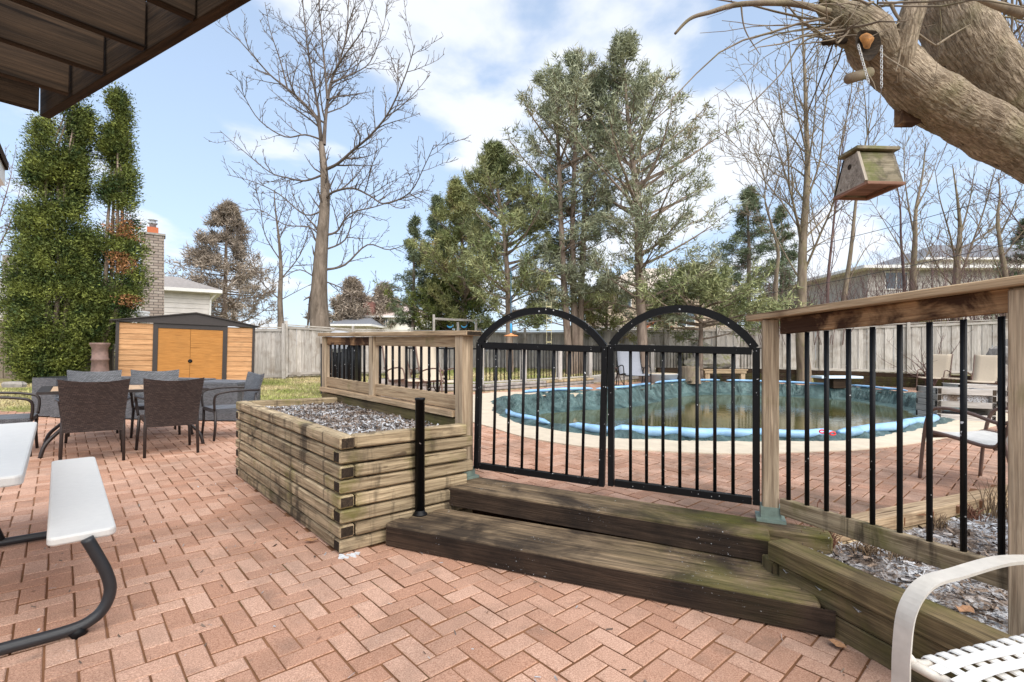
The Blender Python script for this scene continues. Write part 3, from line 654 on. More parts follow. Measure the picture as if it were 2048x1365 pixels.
# right bed
bedo = MB(); 
bx = [1.35 + .06 * i for i in range(92)]; by = [-.4 + .06 * j for j in range(92)]; ids = {}
def bedz(x, y): return .20 + .025 * noise.noise(Vector((x * 3, y * 3, 5))) + .02 * noise.noise(Vector((x * 13, y * 13, 7)))
for i in range(91):
    for j in range(91):
        if inpoly(bx[i] + .03, by[j] + .03, [(1.40, 2.66), (1.75, 1.62), (2.4, -.4), (7, -.4), (7, 5.3), (1.95, 2.97), (1.45, 2.85)]):
            f = []
            for (a, b) in ((i, j), (i + 1, j), (i + 1, j + 1), (i, j + 1)):
                if (a, b) not in ids: ids[(a, b)] = len(bedo.V); bedo.V.append((bx[a], by[b], bedz(bx[a], by[b])))
                f.append(ids[(a, b)])
            bedo.F.append(f)
tag(bedo.world('mulch_bed', M['mulch'], smooth=True), kind='structure')
def smp2(r):
    while True:
        x, y = r.uniform(1.4, 5.2), r.uniform(1.0, 4.4)
        if inpoly(x, y, [(1.47, 2.60), (1.83, 1.62), (2.1, 1.0), (5.2, 1.0), (5.2, 4.4), (2.15, 2.98), (1.5, 2.8)]): return (x, y, bedz(x, y) + .008)
o = quads('bark_chips', chips(smp2, 17000, .012, .055, 4), M['chip']); tag(o, 'frosted brown bark chips covering the bed behind the right railing', 'mulch', kind='stuff')

# ------------------------------------------------------------------ railings and gate
lr = thing('left_railing', 'tan wooden railing with black balusters above the planter, left of the gate', 'railing', (P1.x, P1.y, .28))
def RL(t, z, off=0.): q = P1 + rd * t + Vector((rd.y, -rd.x)) * off; return (q.x, q.y, z)
beam('gate_post', (P1.x, P1.y, .30), (P1.x, P1.y, 1.405), .105, .105, M['post'], lr, up=(rd.x, rd.y, 0), ch=.006)
bb = MB(); bb.box(-.062, .062, -.062, .062, 0, .075).box(-.085, .085, -.085, .085, -.012, .008); o = bb.put('post_base', M['greenbase'], lr); o.location = sl((P1.x, P1.y, .302)) - lr.location; o.rotation_euler = (0, 0, math.atan2(rd.y, rd.x))
beam('cap_board', RL(-.13, 1.424, .0), RL(2.80, 1.435, 0), .145, .038, M['rail'], lr, ch=.004, end=M['endgrain'])
beam('middle_post', RL(1.49, .80), RL(1.49, 1.404), .09, .09, M['post'], lr, up=(rd.x, rd.y, 0), ch=.005)
beam('end_post', RL(2.70, .72), RL(2.70, 1.41), .09, .09, M['post'], lr, up=(rd.x, rd.y, 0), ch=.005)
for (a, b, nb) in ((.056, 1.443, 11), (1.537, 2.653, 9)):
    beam('top_board', RL(a, 1.358), RL(b, 1.36), .038, .09, M['railboard' if a > 1 else 'rail'], lr)
    beam('bottom_board', RL(a, .875), RL(b, .88), .04, .112, M['rail'], lr)
    for k in range(nb): t = a + (b - a) * (k + .5) / nb; rod('baluster', RL(t, .92, .0), RL(t, 1.325, .0), .0125, M['black'], lr)
beam('ledge_board', RL(.06, .785, -.02), RL(2.75, .787, -.02), .10, .05, M['rail'], lr)

rr = thing('right_railing', 'tan wooden railing with a dark stained top board and black balusters, right of the gate', 'railing', (P2.x, P2.y, .28))
Q0 = P2 + Vector((.02, -.03)); Q1 = Vector((1.99, 1.90)); qd = (Q1 - Q0).normalized(); ql = (Q1 - Q0).length
def RR(t, z): q = Q0 + qd * t; return (q.x, q.y, z)
beam('gate_post', (P2.x, P2.y, .30), (P2.x, P2.y, 1.53), .09, .09, M['post'], rr, up=(gdir.x, gdir.y, 0), ch=.006)
bb = MB(); bb.box(-.056, .056, -.056, .056, 0, .075).box(-.08, .08, -.08, .08, -.012, .008); o = bb.put('post_base', M['greenbase'], rr); o.location = sl((P2.x, P2.y, .306)) - rr.location; o.rotation_euler = (0, 0, math.atan2(gdir.y, gdir.x))
zl, zr = 1.548, 1.603
pc = Vector((P2.x, P2.y)) - qd * .13; pe = Q1 + qd * .5
beam('cap_board', (pc.x, pc.y, 1.545), (pe.x, pe.y, 1.64), .14, .038, M['rail'], rr, ch=.004)
beam('far_post', (Q1.x, Q1.y, .12), (Q1.x, Q1.y, 1.585), .09, .09, M['post'], rr, up=(qd.x, qd.y, 0), ch=.006)
beam('top_board', RR(.045, 1.486), RR(ql - .05, 1.546), .038, .095, M['railboard'], rr)
beam('bottom_board', RR(.045, .398), RR(ql - .05, .448), .04, .10, M['timber'], rr)
for px in (1577, 1614, 1653, 1697, 1745, 1799.5, 1859, 1927, 2003):
    u = (px - 1024) / F; t = (u * Q0.y - Q0.x) / (qd.x - u * qd.y); s = t / ql
    rod('baluster', RR(t, .445 + .05 * s), RR(t, 1.437 + .05 * s), .0125, M['black'], rr)

def gate(t0, t1, label, sag=0.):
    g0 = P1 + gdir * t0; W = t1 - t0
    th = thing('iron_gate', label, 'gate', (g0.x, g0.y, .30), math.atan2(gdir.y, gdir.x), 'black arched gate leaves')
    th.location = sl((g0.x, g0.y, .30)) ; th.rotation_euler = (Matrix.Rotation(math.atan2(gdir.y, gdir.x), 3, 'Z') @ Matrix.Rotation(sag, 3, 'Y')).to_euler()
    s = .05; zb, zt = .098, 1.035; shear = -SHEAR * gdir.x
    def Z(x, z): return z + shear * x * (1 if sag == 0 else .5)
    beam('stile', (s / 2, 0, .075), (s / 2, 0, zt + .02), s, .04, M['black'], th, up=(1, 0, 0), ch=.003, local=True)
    beam('stile', (W - s / 2, 0, Z(W, .075)), (W - s / 2, 0, Z(W, zt + .02)), s, .04, M['black'], th, up=(1, 0, 0), ch=.003, local=True)
    for nm, z in (('bottom_bar', zb), ('top_bar', zt)): beam(nm, (s, 0, Z(0, z)), (W - s, 0, Z(W, z)), .04, s * .95, M['black'], th, ch=.003, local=True)
    for k in range(7): x = s + (W - 2 * s) * (k + 1) / 8; rod('baluster', (x, 0, Z(x, zb + .02)), (x, 0, Z(x, zt - .02)), .011, M['black'], th, 10, True)
    rise = .262; hw = W / 2 - .01; Rr = (hw * hw + rise * rise) / (2 * rise); a0 = math.asin(hw / Rr); N = 28; mb = MB()
    for k in range(N + 1):
        a = -a0 + 2 * a0 * k / N
        for rr_, y in ((Rr, -.02), (Rr, .02), (Rr - .048, .02), (Rr - .048, -.02)): x = W / 2 + math.sin(a) * rr_; mb.V.append((x, y, Z(x, zt + .03 + rise - Rr + math.cos(a) * rr_)))
    for k in range(N):
        for j in range(4): mb.F.append((k * 4 + j, k * 4 + (j + 1) % 4, k * 4 + 4 + (j + 1) % 4, k * 4 + 4 + j))
    mb.F += [(3, 2, 1, 0), (N * 4, N * 4 + 1, N * 4 + 2, N * 4 + 3)]
    mb.put('arch', M['black'], th)
    for (x, z) in ((s / 2, zt), (W - s / 2, zt), (W - s / 2, zt - .26), (W / 2, zt + rise)):
        b = MB().lathe([(.007, 0), (.006, .003), (.002, .005)], n=10); o = b.put('rivet', M['greytub'], th, True); o.location = (x, -.0205, Z(x, z)); o.rotation_euler = (R(90), 0, 0)
    return th
gate(.088, 1.117, 'left leaf of the arched black metal gate, sagging towards the middle', R(1.4))
gate(1.135, 2.092, 'right leaf of the arched black metal gate, next to the mossy post')

x, y = ground(840, 1029, .148); bp = thing('pipe_post', 'black pipe post with a flanged foot on the lower step beside the planter', 'post', (x, y, .148))
MB().lathe([(.052, 0), (.05, .006), (.036, .016), (.034, .03)], n=24).put('flange', M['black'], bp, True)
MB().lathe([(.033, .02), (.0325, .79), (.036, .79), (.036, .805)], n=24).put('pipe', M['black'], bp, True)
for k in range(5): a = k * 1.256; MB().lathe([(.0345, 0), (.036, .004), (.036, .012)], n=10)
# ------------------------------------------------------------------ fences at the back
def board_fence(name, label, pts, zb, ztop, posts, mat, bw=.14, cap=True):
    # pts: (px, Y); posts at pixel columns; tops follow sight heights
    th = thing(name, label, 'fence', atY(pts[0][0], zb[0], pts[0][1]))
    A_ = [atY(px, ya, Y) for (px, Y), ya in zip(pts, zb)]; B_ = [atY(px, yb, Y) for (px, Y), yb in zip(pts, ztop)]
    for s in range(len(pts) - 1):
        a0, a1, b0, b1 = A_[s], A_[s + 1], B_[s], B_[s + 1]; L = (a1 - a0).to_2d().length; nb = max(1, int(L / bw)); d2 = (a1 - a0).to_2d().normalized(); nrm = Vector((d2.y, -d2.x, 0))
        for k in range(nb):
            t = (k + .5) / nb; p = a0.lerp(a1, t); q = b0.lerp(b1, t); side = .012 if k % 2 else -.012
            w = L / nb * (1.12 if k % 2 else .96) + rnd.uniform(-.012, .004)
            beam('board', p + nrm * side, q + nrm * side - Vector((0, 0, .12 + rnd.uniform(0, .01))), .019, round(w, 2), mat, th, up=(d2.x, d2.y, 0), ch=0)
        npst = max(1, round(L / 2.4))
        for k in range(npst + (1 if s == len(pts) - 2 else 0)):
            t = k / npst; p = a0.lerp(a1, t); q = b0.lerp(b1, t); o_ = nrm * .055; beam('post', p + o_, q + o_ + Vector((0, 0, .11)), .1, .1, mat, th, up=(d2.x, d2.y, 0), ch=.006)
        for (dz, h, w) in ((-.12, .09, .04), (-.03, .035, .09)):
            o_ = nrm * .03; beam('rail', b0 + o_ + Vector((0, 0, dz)), b1 + o_ + Vector((0, 0, dz)), w, h, mat, th, ch=0)
        o_ = nrm * .03; beam('rail', a0 + o_ + Vector((0, 0, .10)), a1 + o_ + Vector((0, 0, .10)), .04, .09, mat, th, ch=0)
board_fence('board_fence', 'grey board fence beside the orange shed on the left', [(508, 17.3), (569, 17.3)], [760, 758], [654, 654], [], M['fence'])
board_fence('board_fence', 'grey board fence sloping down behind the left railing', [(570, 17.5), (706, 19.6), (824, 20.3)], [754, 748, 745], [648, 658, 660], [], M['fence'])
board_fence('board_fence', 'brownish board fence behind the left gate leaf and the orange swing', [(824, 20.3), (960, 20.6), (1142, 20.2)], [745, 742, 740], [660, 661, 661], [], M['fence'])
board_fence('board_fence', 'brownish board fence behind the right gate leaf, above the wooden bench', [(1143, 19.8), (1330, 19.6), (1540, 19.4)], [742, 741, 741], [657, 656, 654], [], M['fence'])
board_fence('board_fence', 'pale grey board fence with green algae at its foot, behind the right railing', [(1541, 19.4), (1640, 19.0), (1815, 18.2), (2060, 17.0)], [743, 744, 748, 752], [654, 652, 646, 636], [], M['fence'])
board_fence('board_fence', 'brown board fence coloured dark for shade behind the tall cedars on the left', [(-60, 14.6), (226, 15.2)], [768, 762], [634, 640], [], M['fence2'], bw=.2)
# algae strip plants at the foot of right fence handled by low moss tufts below

# low black pool fence with wooden posts on a stone curb
pf = thing('pool_fence', 'low black baluster fence with grey wooden posts around the far side of the pool', 'fence', (-.73, 11.3, .5))
fl = [(Vector((-2.95, 10.75)), .50), (Vector((-.73, 11.35)), .535), (Vector((2.31, 14.75)), .585), (Vector((4.8, 16.95)), .80), (Vector((9.6, 17.95)), .86)]
cw = thing('stone_curb', 'weathered timber and stone curb under the low black pool fence', 'curb', (-.73, 11.3, .2))
for s in range(4):
    (a, za_), (b, zb_) = fl[s], fl[s + 1]; L = (b - a).length; d = (b - a).normalized(); nps = max(1, round(L / 1.55)); up2 = (d.x, d.y, 0)
    for k in range(nps + (1 if s == 3 else 0)):
        t = k / nps; q = a.lerp(b, t); z = lerp(za_, zb_, t); beam('post', (q.x, q.y, z - .1), (q.x, q.y, z + .86), .13, .13, M['fence'], pf, up=up2, ch=.006)
    for dz in (.03, .80): beam('rail', (a.x, a.y, za_ + dz), (b.x, b.y, zb_ + dz), .035, .035, M['fence' if dz < .1 else 'black'], pf, ch=0)
    nb = int(L / .125)
    for k in range(nb):
        t = (k + .5) / nb; q = a.lerp(b, t); z = lerp(za_, zb_, t); rod('baluster', (q.x, q.y, z + .04), (q.x, q.y, z + .79), .0125, M['black'], pf, 5)
    if s < 3:
        nrm = Vector((d.y, -d.x)); off = nrm * .09; zt0 = tz(a.x, a.y) - .05; zt1 = tz(b.x, b.y) - .05
        for c_ in range(3):
            h0, h1 = (za_ - zt0) / 3, (zb_ - zt1) / 3
            nseg = max(1, int(L / 1.7)); jt = .18 * (c_ % 2)
            for k in range(nseg):
                t0, t1 = k / nseg, (k + 1) / nseg - .004; q0, q1 = a.lerp(b, t0), a.lerp(b, t1)
                beam('curb_timber', (q0.x + off.x, q0.y + off.y, lerp(zt0, zt1, t0) + lerp(h0, h1, t0) * (c_ + .5)), (q1.x + off.x, q1.y + off.y, lerp(zt0, zt1, t1) + lerp(h0, h1, t1) * (c_ + .5)), .16 + rnd.uniform(-.02, .02), (h0 + h1) / 2 - .01, M['stone'] if (k + c_) % 3 else M['timber'], cw, ch=.012)
bw_ = thing('back_wall', 'dark brown timber retaining wall along the far side of the pool', 'retaining wall', (4.9, 16.4, .4))
for (a, b) in (((4.9, 16.7), (9.4, 17.62)), ((9.4, 17.62), (11.7, 16.6)), ((11.7, 16.6), (13.9, 15.2)), ((13.9, 15.2), (17.5, 11.0))):
    a, b = Vector(a), Vector(b); L = (b - a).length; ns = max(2, int(L / 2.4))
    for c_ in range(3):
        for k in range(ns):
            t0, t1 = max(0, (k + .4 * (c_ % 2)) / ns), min(1, (k + 1 + .4 * (c_ % 2)) / ns) - .003
            if c_ % 2 and k == 0: t0 = 0
            q0, q1 = a.lerp(b, t0), a.lerp(b, t1); z0 = tz(q0.x, q0.y) + .075 + .15 * c_; z1 = tz(q1.x, q1.y) + .075 + .15 * c_
            beam('timber', (q0.x, q0.y, z0), (q1.x, q1.y, z1), .15, .143, M['step'] if c_ < 2 else M['deckwood'], bw_, ch=.008)
te = thing('terrace_edge', 'low timber edge between the lawn and the pool terrace behind the left railing', 'edging', (railEnd.x, railEnd.y, .1))
beam('timber', (railEnd.x, railEnd.y + .1, .25), (-2.95, 10.7, .30), .12, .16, M['timber'], te, ch=.006)
beam('timber', (railEnd.x, railEnd.y + .1, .08), (-2.95, 10.7, .13), .12, .17, M['timber'], te, ch=.006)


# ------------------------------------------------------------------ deck overhead
DZ = 2.40
rim0, rim1 = Vector((-2.275, 2.458)), Vector((-.83, 1.588)); rdd = (rim1 - rim0).normalized()
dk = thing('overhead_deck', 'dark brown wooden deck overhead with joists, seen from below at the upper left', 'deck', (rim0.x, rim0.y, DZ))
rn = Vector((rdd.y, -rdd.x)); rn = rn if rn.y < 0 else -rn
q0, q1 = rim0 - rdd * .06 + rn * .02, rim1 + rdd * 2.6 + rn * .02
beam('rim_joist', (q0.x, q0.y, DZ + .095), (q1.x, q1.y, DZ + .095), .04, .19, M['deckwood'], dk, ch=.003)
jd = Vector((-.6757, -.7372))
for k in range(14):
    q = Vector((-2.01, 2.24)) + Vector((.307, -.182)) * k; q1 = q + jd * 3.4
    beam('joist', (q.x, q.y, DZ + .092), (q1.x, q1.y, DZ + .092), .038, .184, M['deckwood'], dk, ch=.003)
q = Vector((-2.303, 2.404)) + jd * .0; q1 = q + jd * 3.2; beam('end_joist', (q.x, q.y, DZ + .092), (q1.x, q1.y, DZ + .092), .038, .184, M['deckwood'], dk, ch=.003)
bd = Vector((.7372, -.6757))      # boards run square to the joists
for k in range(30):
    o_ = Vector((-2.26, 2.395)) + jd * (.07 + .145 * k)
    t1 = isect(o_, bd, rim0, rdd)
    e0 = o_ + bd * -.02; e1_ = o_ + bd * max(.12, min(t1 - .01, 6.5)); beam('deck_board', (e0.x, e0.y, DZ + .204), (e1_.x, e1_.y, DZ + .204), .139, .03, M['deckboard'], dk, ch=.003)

# ------------------------------------------------------------------ plastic picnic table and bench
def slab(name, p0, p1, w, h, mat, parent, rad=.035):
    p0, p1 = Vector(p0), Vector(p1); L = (p1 - p0).length; mb = MB(); out = []
    for cx, cy, a0 in ((L - rad, w / 2 - rad, 0), (rad, w / 2 - rad, 90), (rad, -w / 2 + rad, 180), (L - rad, -w / 2 + rad, 270)):
        for k in range(6): a = R(a0 + k * 18); out.append((cx + rad * math.cos(a), cy + rad * math.sin(a), cx, cy))
    n = len(out)
    for (ins, z) in ((.004, -h), (0, -h + .006), (0, -.010), (.003, -.003), (.010, 0)):
        for x, y, cx, cy in out: f = 1 - ins / rad; mb.V.append((cx + (x - cx) * f, cy + (y - cy) * f, z))
    for r_ in range(4):
        for k in range(n): a = r_ * n + k; b = r_ * n + (k + 1) % n; mb.F.append((a, b, b + n, a + n))
    mb.F.append(tuple(range(n))[::-1]); mb.F.append(tuple(range(4 * n, 5 * n)))
    a, b = sl(p0), sl(p1); o = link(name, mesh(name, mb.V, mb.F, mat), parent); o.matrix_local = Matrix.Translation(a - parent.location) @ frame(b - a, (0, 0, 1)).to_4x4(); return o
pt = thing('picnic_table', 'cream plastic picnic table with attached bench on charcoal tube legs, lower left', 'picnic table', (-2.1, 2.2, 0))
be0 = Vector((-1.895, 2.18)); be1 = be0 + dA * 1.86
slab('bench_seat', (be0.x, be0.y, .44), (be1.x, be1.y, .44), .235, .036, M['plasticwhite'], pt)
tb0 = be0 - dB * .55 - dA * .02; tb1 = tb0 + dA * 1.86
pq = ground(75, 845, .70); tb1 = Vector(pq) - dB * .36; tb0 = tb1 - dA * 1.88
slab('tabletop', (tb0.x, tb0.y, .70), (tb1.x, tb1.y, .70), .72, .045, M['plasticwhite'], pt)
for i, s in enumerate((.06, 1.56)):
    P = Vector((-1.849, 2.15)) + dA * (s - .02)
    path = [(0, .415), (.035, .33), (.065, .25), (.08, .17), (.062, .10), (.02, .055), (-.06, .032), (-.3, .03), (-.8, .03), (-1.3, .03)]
    pts = [(v.x, v.y, v.z) for v in spline([((P + dB * t).x, (P + dB * t).y, z) for t, z in path], 5)]
    MB().tube(pts, .024, 14).world('leg', M['tube'], pt, True)
    a, b = P - dB * .35, P - dB * .55
    MB().tube([(a.x, a.y, .03), (b.x, b.y, .66)], .02, 10).world('upright', M['tube'], pt, True)
    q = P + dB * -.02; MB().tube([(q.x - .02, q.y - .02, .0), (q.x + .005, q.y + .005, .028)], .03, 10).world('foot', M['black'], pt, True)
q0, q1 = be0 + dA * .12, be1 - dA * .12; MB().obox((q0.x, q0.y, .395), (q1.x, q1.y, .395), .05, .018).world('seat_rail', M['edgeplastic'], pt)

# ------------------------------------------------------------------ wicker dining set
def wicker_chair(name, label, loc, rz, mat):
    th = thing(name, label, 'chair', loc, rz, 'wicker dining chairs round the patio table', True)
    mb = MB(); nu, nv = 10, 8
    for s in (0, 1):
        for j in range(nv + 1):
            t = j / nv; z = .33 + .53 * t; hw = .245 + .045 * t
            for i in range(nu + 1):
                u = i / nu * 2 - 1; top = .03 * (u * u) * t; y = -.235 - .10 * t ** 1.4 + .045 * (1 - u * u) * -1 * t - (.028 if s else 0)
                mb.V.append((u * hw, y, z + top))
    k = (nu + 1) * (nv + 1)
    for j in range(nv):
        for i in range(nu):
            a = j * (nu + 1) + i; mb.F.append((a, a + 1, a + nu + 2, a + nu + 1)); mb.F.append((k + a, k + a + nu + 1, k + a + nu + 2, k + a + 1))
    rim = [j * (nu + 1) for j in range(nv + 1)] + [nv * (nu + 1) + i for i in range(1, nu + 1)] + [j * (nu + 1) + nu for j in range(nv - 1, -1, -1)] + [i for i in range(nu - 1, 0, -1)]
    for a, b in zip(rim, rim[1:] + rim[:1]): mb.F.append((a, b, b + k, a + k))
    mb.put('backrest', mat, th)
    MB().box(-.245, .245, -.23, .25, .37, .42).put('seat', mat, th)
    for sx in (-1, 1):
        MB().tube([(sx * .245, -.265, .62), (sx * .25, -.25, .34), (sx * .255, -.30, .0)], [.014, .017, .015], 8).put('leg', M['darkmetal'], th, True)
        MB().tube([(sx * .25, .24, .40), (sx * .262, .235, .2), (sx * .27, .25, 0)], [.017, .017, .015], 8).put('leg', M['darkmetal'], th, True)
        MB().tube([tuple(v) for v in spline([(sx * .265, -.30, .66), (sx * .30, -.12, .665), (sx * .30, .12, .65), (sx * .285, .25, .60), (sx * .26, .25, .41)], 5)], .015, 8).put('armrest', M['darkmetal'], th, True)
    return th
TC = Vector((-4.825, 6.175)); row = Vector((.755, .656)); cross = Vector((-.656, .755)); fa = math.atan2(cross.y, cross.x) - math.pi / 2
def spot(a, b): q = TC + row * a + cross * b; return (q.x, q.y, 0)
wc = wicker_chair('wicker_chair', 'dark brown wicker chair with its back to us, nearer the picnic bench', spot(-.33, -.72), fa, M['wickerbrown'])
copy_tree(wc, spot(.35, -.70), fa + .04, 'dark brown wicker chair with its back to us, nearer the timber planter')
wg = wicker_chair('wicker_chair', 'grey wicker chair across the table, nearer the cedars', spot(-.30, .72), fa + math.pi, M['wickergrey'])
copy_tree(wg, spot(.36, .74), fa + math.pi - .05, 'grey wicker chair across the table, nearer the orange shed')
ra = math.atan2(row.y, row.x) - math.pi / 2
copy_tree(wg, spot(1.12, -.02), ra + math.pi + .1, 'grey wicker chair at the right end of the table, seen from the side')
copy_tree(wg, spot(-1.08, .0), ra - .05, 'grey wicker chair at the left end of the table, at the photo edge')
dt = thing('dining_table', 'dark framed patio dining table with a tan tiled top among the wicker chairs', 'table', (TC.x, TC.y, 0), math.atan2(row.y, row.x), None, True)
fr = MB(); fr.box(-.80, .80, -.47, -.40, .69, .72).box(-.80, .80, .40, .47, .69, .72).box(-.80, -.70, -.40, .40, .69, .72).box(.70, .80, -.40, .40, .69, .72); fr.put('table_frame', M['darkmetal'], dt)
tl = plain('tan table tile', (.50, .33, .20), .5, nse=.25, ns=12)
for i in range(5):
    for j in range(3): x0, y0 = -.695 + i * .279, -.395 + j * .264; MB().box(x0, x0 + .273, y0, y0 + .258, .696, .717).put('tile', tl, dt)
for sx in (-1, 1):
    for sy in (-1, 1):
        MB().tube([tuple(v) for v in spline([(sx * .45, sy * .10, .69), (sx * .47, sy * .16, .42), (sx * .60, sy * .30, .28), (sx * .72, sy * .40, .14), (sx * .76, sy * .42, 0)], 5)], .020, 8).put('leg', M['darkmetal'], dt, True)

# wicker sofa
sx0, sy0 = -6.35, 8.55
sf = thing('wicker_sofa', 'long grey wicker sofa standing behind the dining chairs', 'sofa', (sx0, sy0, 0), R(3), None, True)
MB().box(.95, 1.75, -.42, .42, .02, .63).put('arm_block', M['wickergrey'], sf); MB().box(-1.62, -1.24, -.30, .42, .02, .65).put('arm_block', M['wickergrey'], sf)
MB().box(-1.24, .95, .22, .42, .02, .66).put('backrest', M['wickergrey'], sf); MB().box(-1.24, .95, -.40, .22, .02, .34).put('seat_base', M['wickergrey'], sf)
MB().box(.98, 1.72, -.39, .39, .63, .645).put('top_panel', M['wickergrey'], sf)
cq = atY(97, 772, 8.2); MB().box(-1.75, -1.63, -.1, .2, .35, .5).put('cushion', M['tubeblue'], sf)

# clay chimney pot
q = atY(200, 750, 11.5); cp = thing('chimney_pot', 'tall brown clay chimney pot standing left of the orange shed', 'chimney pot', (q.x, q.y, q.z - .1))
MB().lathe([(.22, 0), (.215, .06), (.175, .12), (.155, .42), (.172, .44), (.172, .47), (.155, .48), (.15, .72), (.19, .80), (.195, .84), (.15, .845), (.14, .8)], n=24).put('pot', M['clay'], cp, True)
q = atY(199, 752, 11.5); MB().box(-.33, .33, -.25, .3, -.35, -.0).put('base_block', M['stone'], cp)
q = atY(70, 808, 10.4); rk = thing('rock_border', 'pile of flat brown stones under the left cedar', 'stones', (q.x, q.y, .03))
for k in range(12):
    x, y = rnd.uniform(-.9, 1.1), rnd.uniform(-.3, .5); s = rnd.uniform(.12, .28); mb = MB()
    for (r_, z) in ((.9, 0), (1, .3), (.85, .5)):
        for j in range(7): a = j * .8976 + k; rr_ = s * r_ * (1 + .25 * math.sin(j * 2.3 + k)); mb.V.append((x + rr_ * math.cos(a), y + rr_ * .7 * math.sin(a), z * s + .12 * (k % 3)))
    for r_ in range(2):
        for j in range(7): mb.F.append((r_ * 7 + j, r_ * 7 + (j + 1) % 7, r_ * 7 + 7 + (j + 1) % 7, r_ * 7 + 7 + j))
    mb.F.append(tuple(range(14, 21))); mb.put('stone', M['stone'], rk)

# ------------------------------------------------------------------ shed
SY = 13.2
a = atY(228, 790, 12.1); b = atY(507, 785, 13.9); sdv = (b - a).to_2d(); SW = sdv.length; sdv.normalize(); sh = thing('garden_shed', 'orange clad garden shed with double doors and dark brown trim', 'shed', (a.x, a.y, -.02), math.atan2(sdv.y, sdv.x), None, True)
hL, hP = 1.86, 2.10; D = 2.4
def sx(px): u = (px - 1024) / F; return (u * a.y - a.x) / (sdv.x - u * sdv.y)
for (u0, u1) in ((sx(235), sx(304)), (sx(451), sx(503))):
    for k in range(13):
        z0 = .05 + k * .133; z1 = z0 + .130
        mb = MB(); mb.V = [(u0, -.0, z0), (u1, -.0, z0), (u1, .012, z1), (u0, .012, z1), (u0, .03, z0), (u1, .03, z0), (u1, .03, z1), (u0, .03, z1)]; mb.F = [(0, 1, 2, 3), (0, 4, 5, 1), (3, 2, 6, 7), (0, 3, 7, 4), (1, 5, 6, 2)]
        if k == 12: mb.V = [(x, y, min(z, 1.78)) for x, y, z in mb.V]
        mb.put('siding_board', M['shedside'], sh)
for (u0, u1) in ((0, sx(235)), (sx(303), sx(313)), (sx(443), sx(452)), (sx(502), SW)): MB().box(u0, u1, -.02, .04, 0, 1.80).put('trim_post', M['sheddark'], sh)
MB().box(sx(313), sx(443), -.012, .04, 1.68, 1.80).put('door_header', M['sheddark'], sh)
for u0, u1 in ((sx(313.3), sx(378)), (sx(378.6), sx(443))):
    d = MB().box(u0, u1, .0, .03, .04, 1.675).put('door', M['sheddoor'], sh)
    if u0 > sx(350): MB().lathe([(.05, 0), (.05, .015), (.03, .03)], n=12).put('handle', M['black'], d).matrix_local = Matrix.Translation((u0 + .0, -.002, .84)) @ Matrix.Rotation(R(90), 4, 'X')
g = MB(); g.V = [(-.06, -.05, 1.80), (SW + .06, -.05, 1.80), (SW + .06, -.05, hL - .02), (sx(388), -.05, hP), (-.06, -.05, hL - .02), (-.06, 0, 1.80), (SW + .06, 0, 1.80), (SW + .06, 0, hL - .02), (sx(388), 0, hP), (-.06, 0, hL - .02)]
g.F = [(0, 1, 2, 3, 4), (0, 5, 6, 1), (5, 9, 8, 7, 6)]; g.put('gable', M['sheddark'], sh)
g = MB(); 
for y0 in (-.1, D): g.V += [(-.12, y0, hL - .03), (sx(388), y0, hP + .03), (SW + .12, y0, hL - .03), (-.12, y0, hL - .05), (sx(388), y0, hP + .0), (SW + .12, y0, hL - .05)]
g.F = [(0, 1, 7, 6), (1, 2, 8, 7), (3, 9, 10, 4), (4, 10, 11, 5), (0, 3, 4, 1), (1, 4, 5, 2), (0, 6, 9, 3), (2, 5, 11, 8)]; g.put('roof', M['sheddark'], sh)
MB().box(0, .03, 0, D, 0, 1.8).box(SW - .03, SW, 0, D, 0, 1.8).box(0, SW, D - .03, D, 0, 1.8).put('side_walls', M['sheddark'], sh)
q = atY(284, 632, SY + 2.6); vt = thing('roof_vent', 'pale round metal vent pipe rising behind the shed roof', 'vent', (q.x, q.y, 1.6))
MB().lathe([(.13, 0), (.13, .38), (.21, .40), (.21, .44), (.15, .45), (.15, .49), (.20, .51), (.20, .55), (.16, .56), (.22, .62), (.20, .66), (.05, .68)], n=18).put('vent_pipe', M['trim'], vt, True)

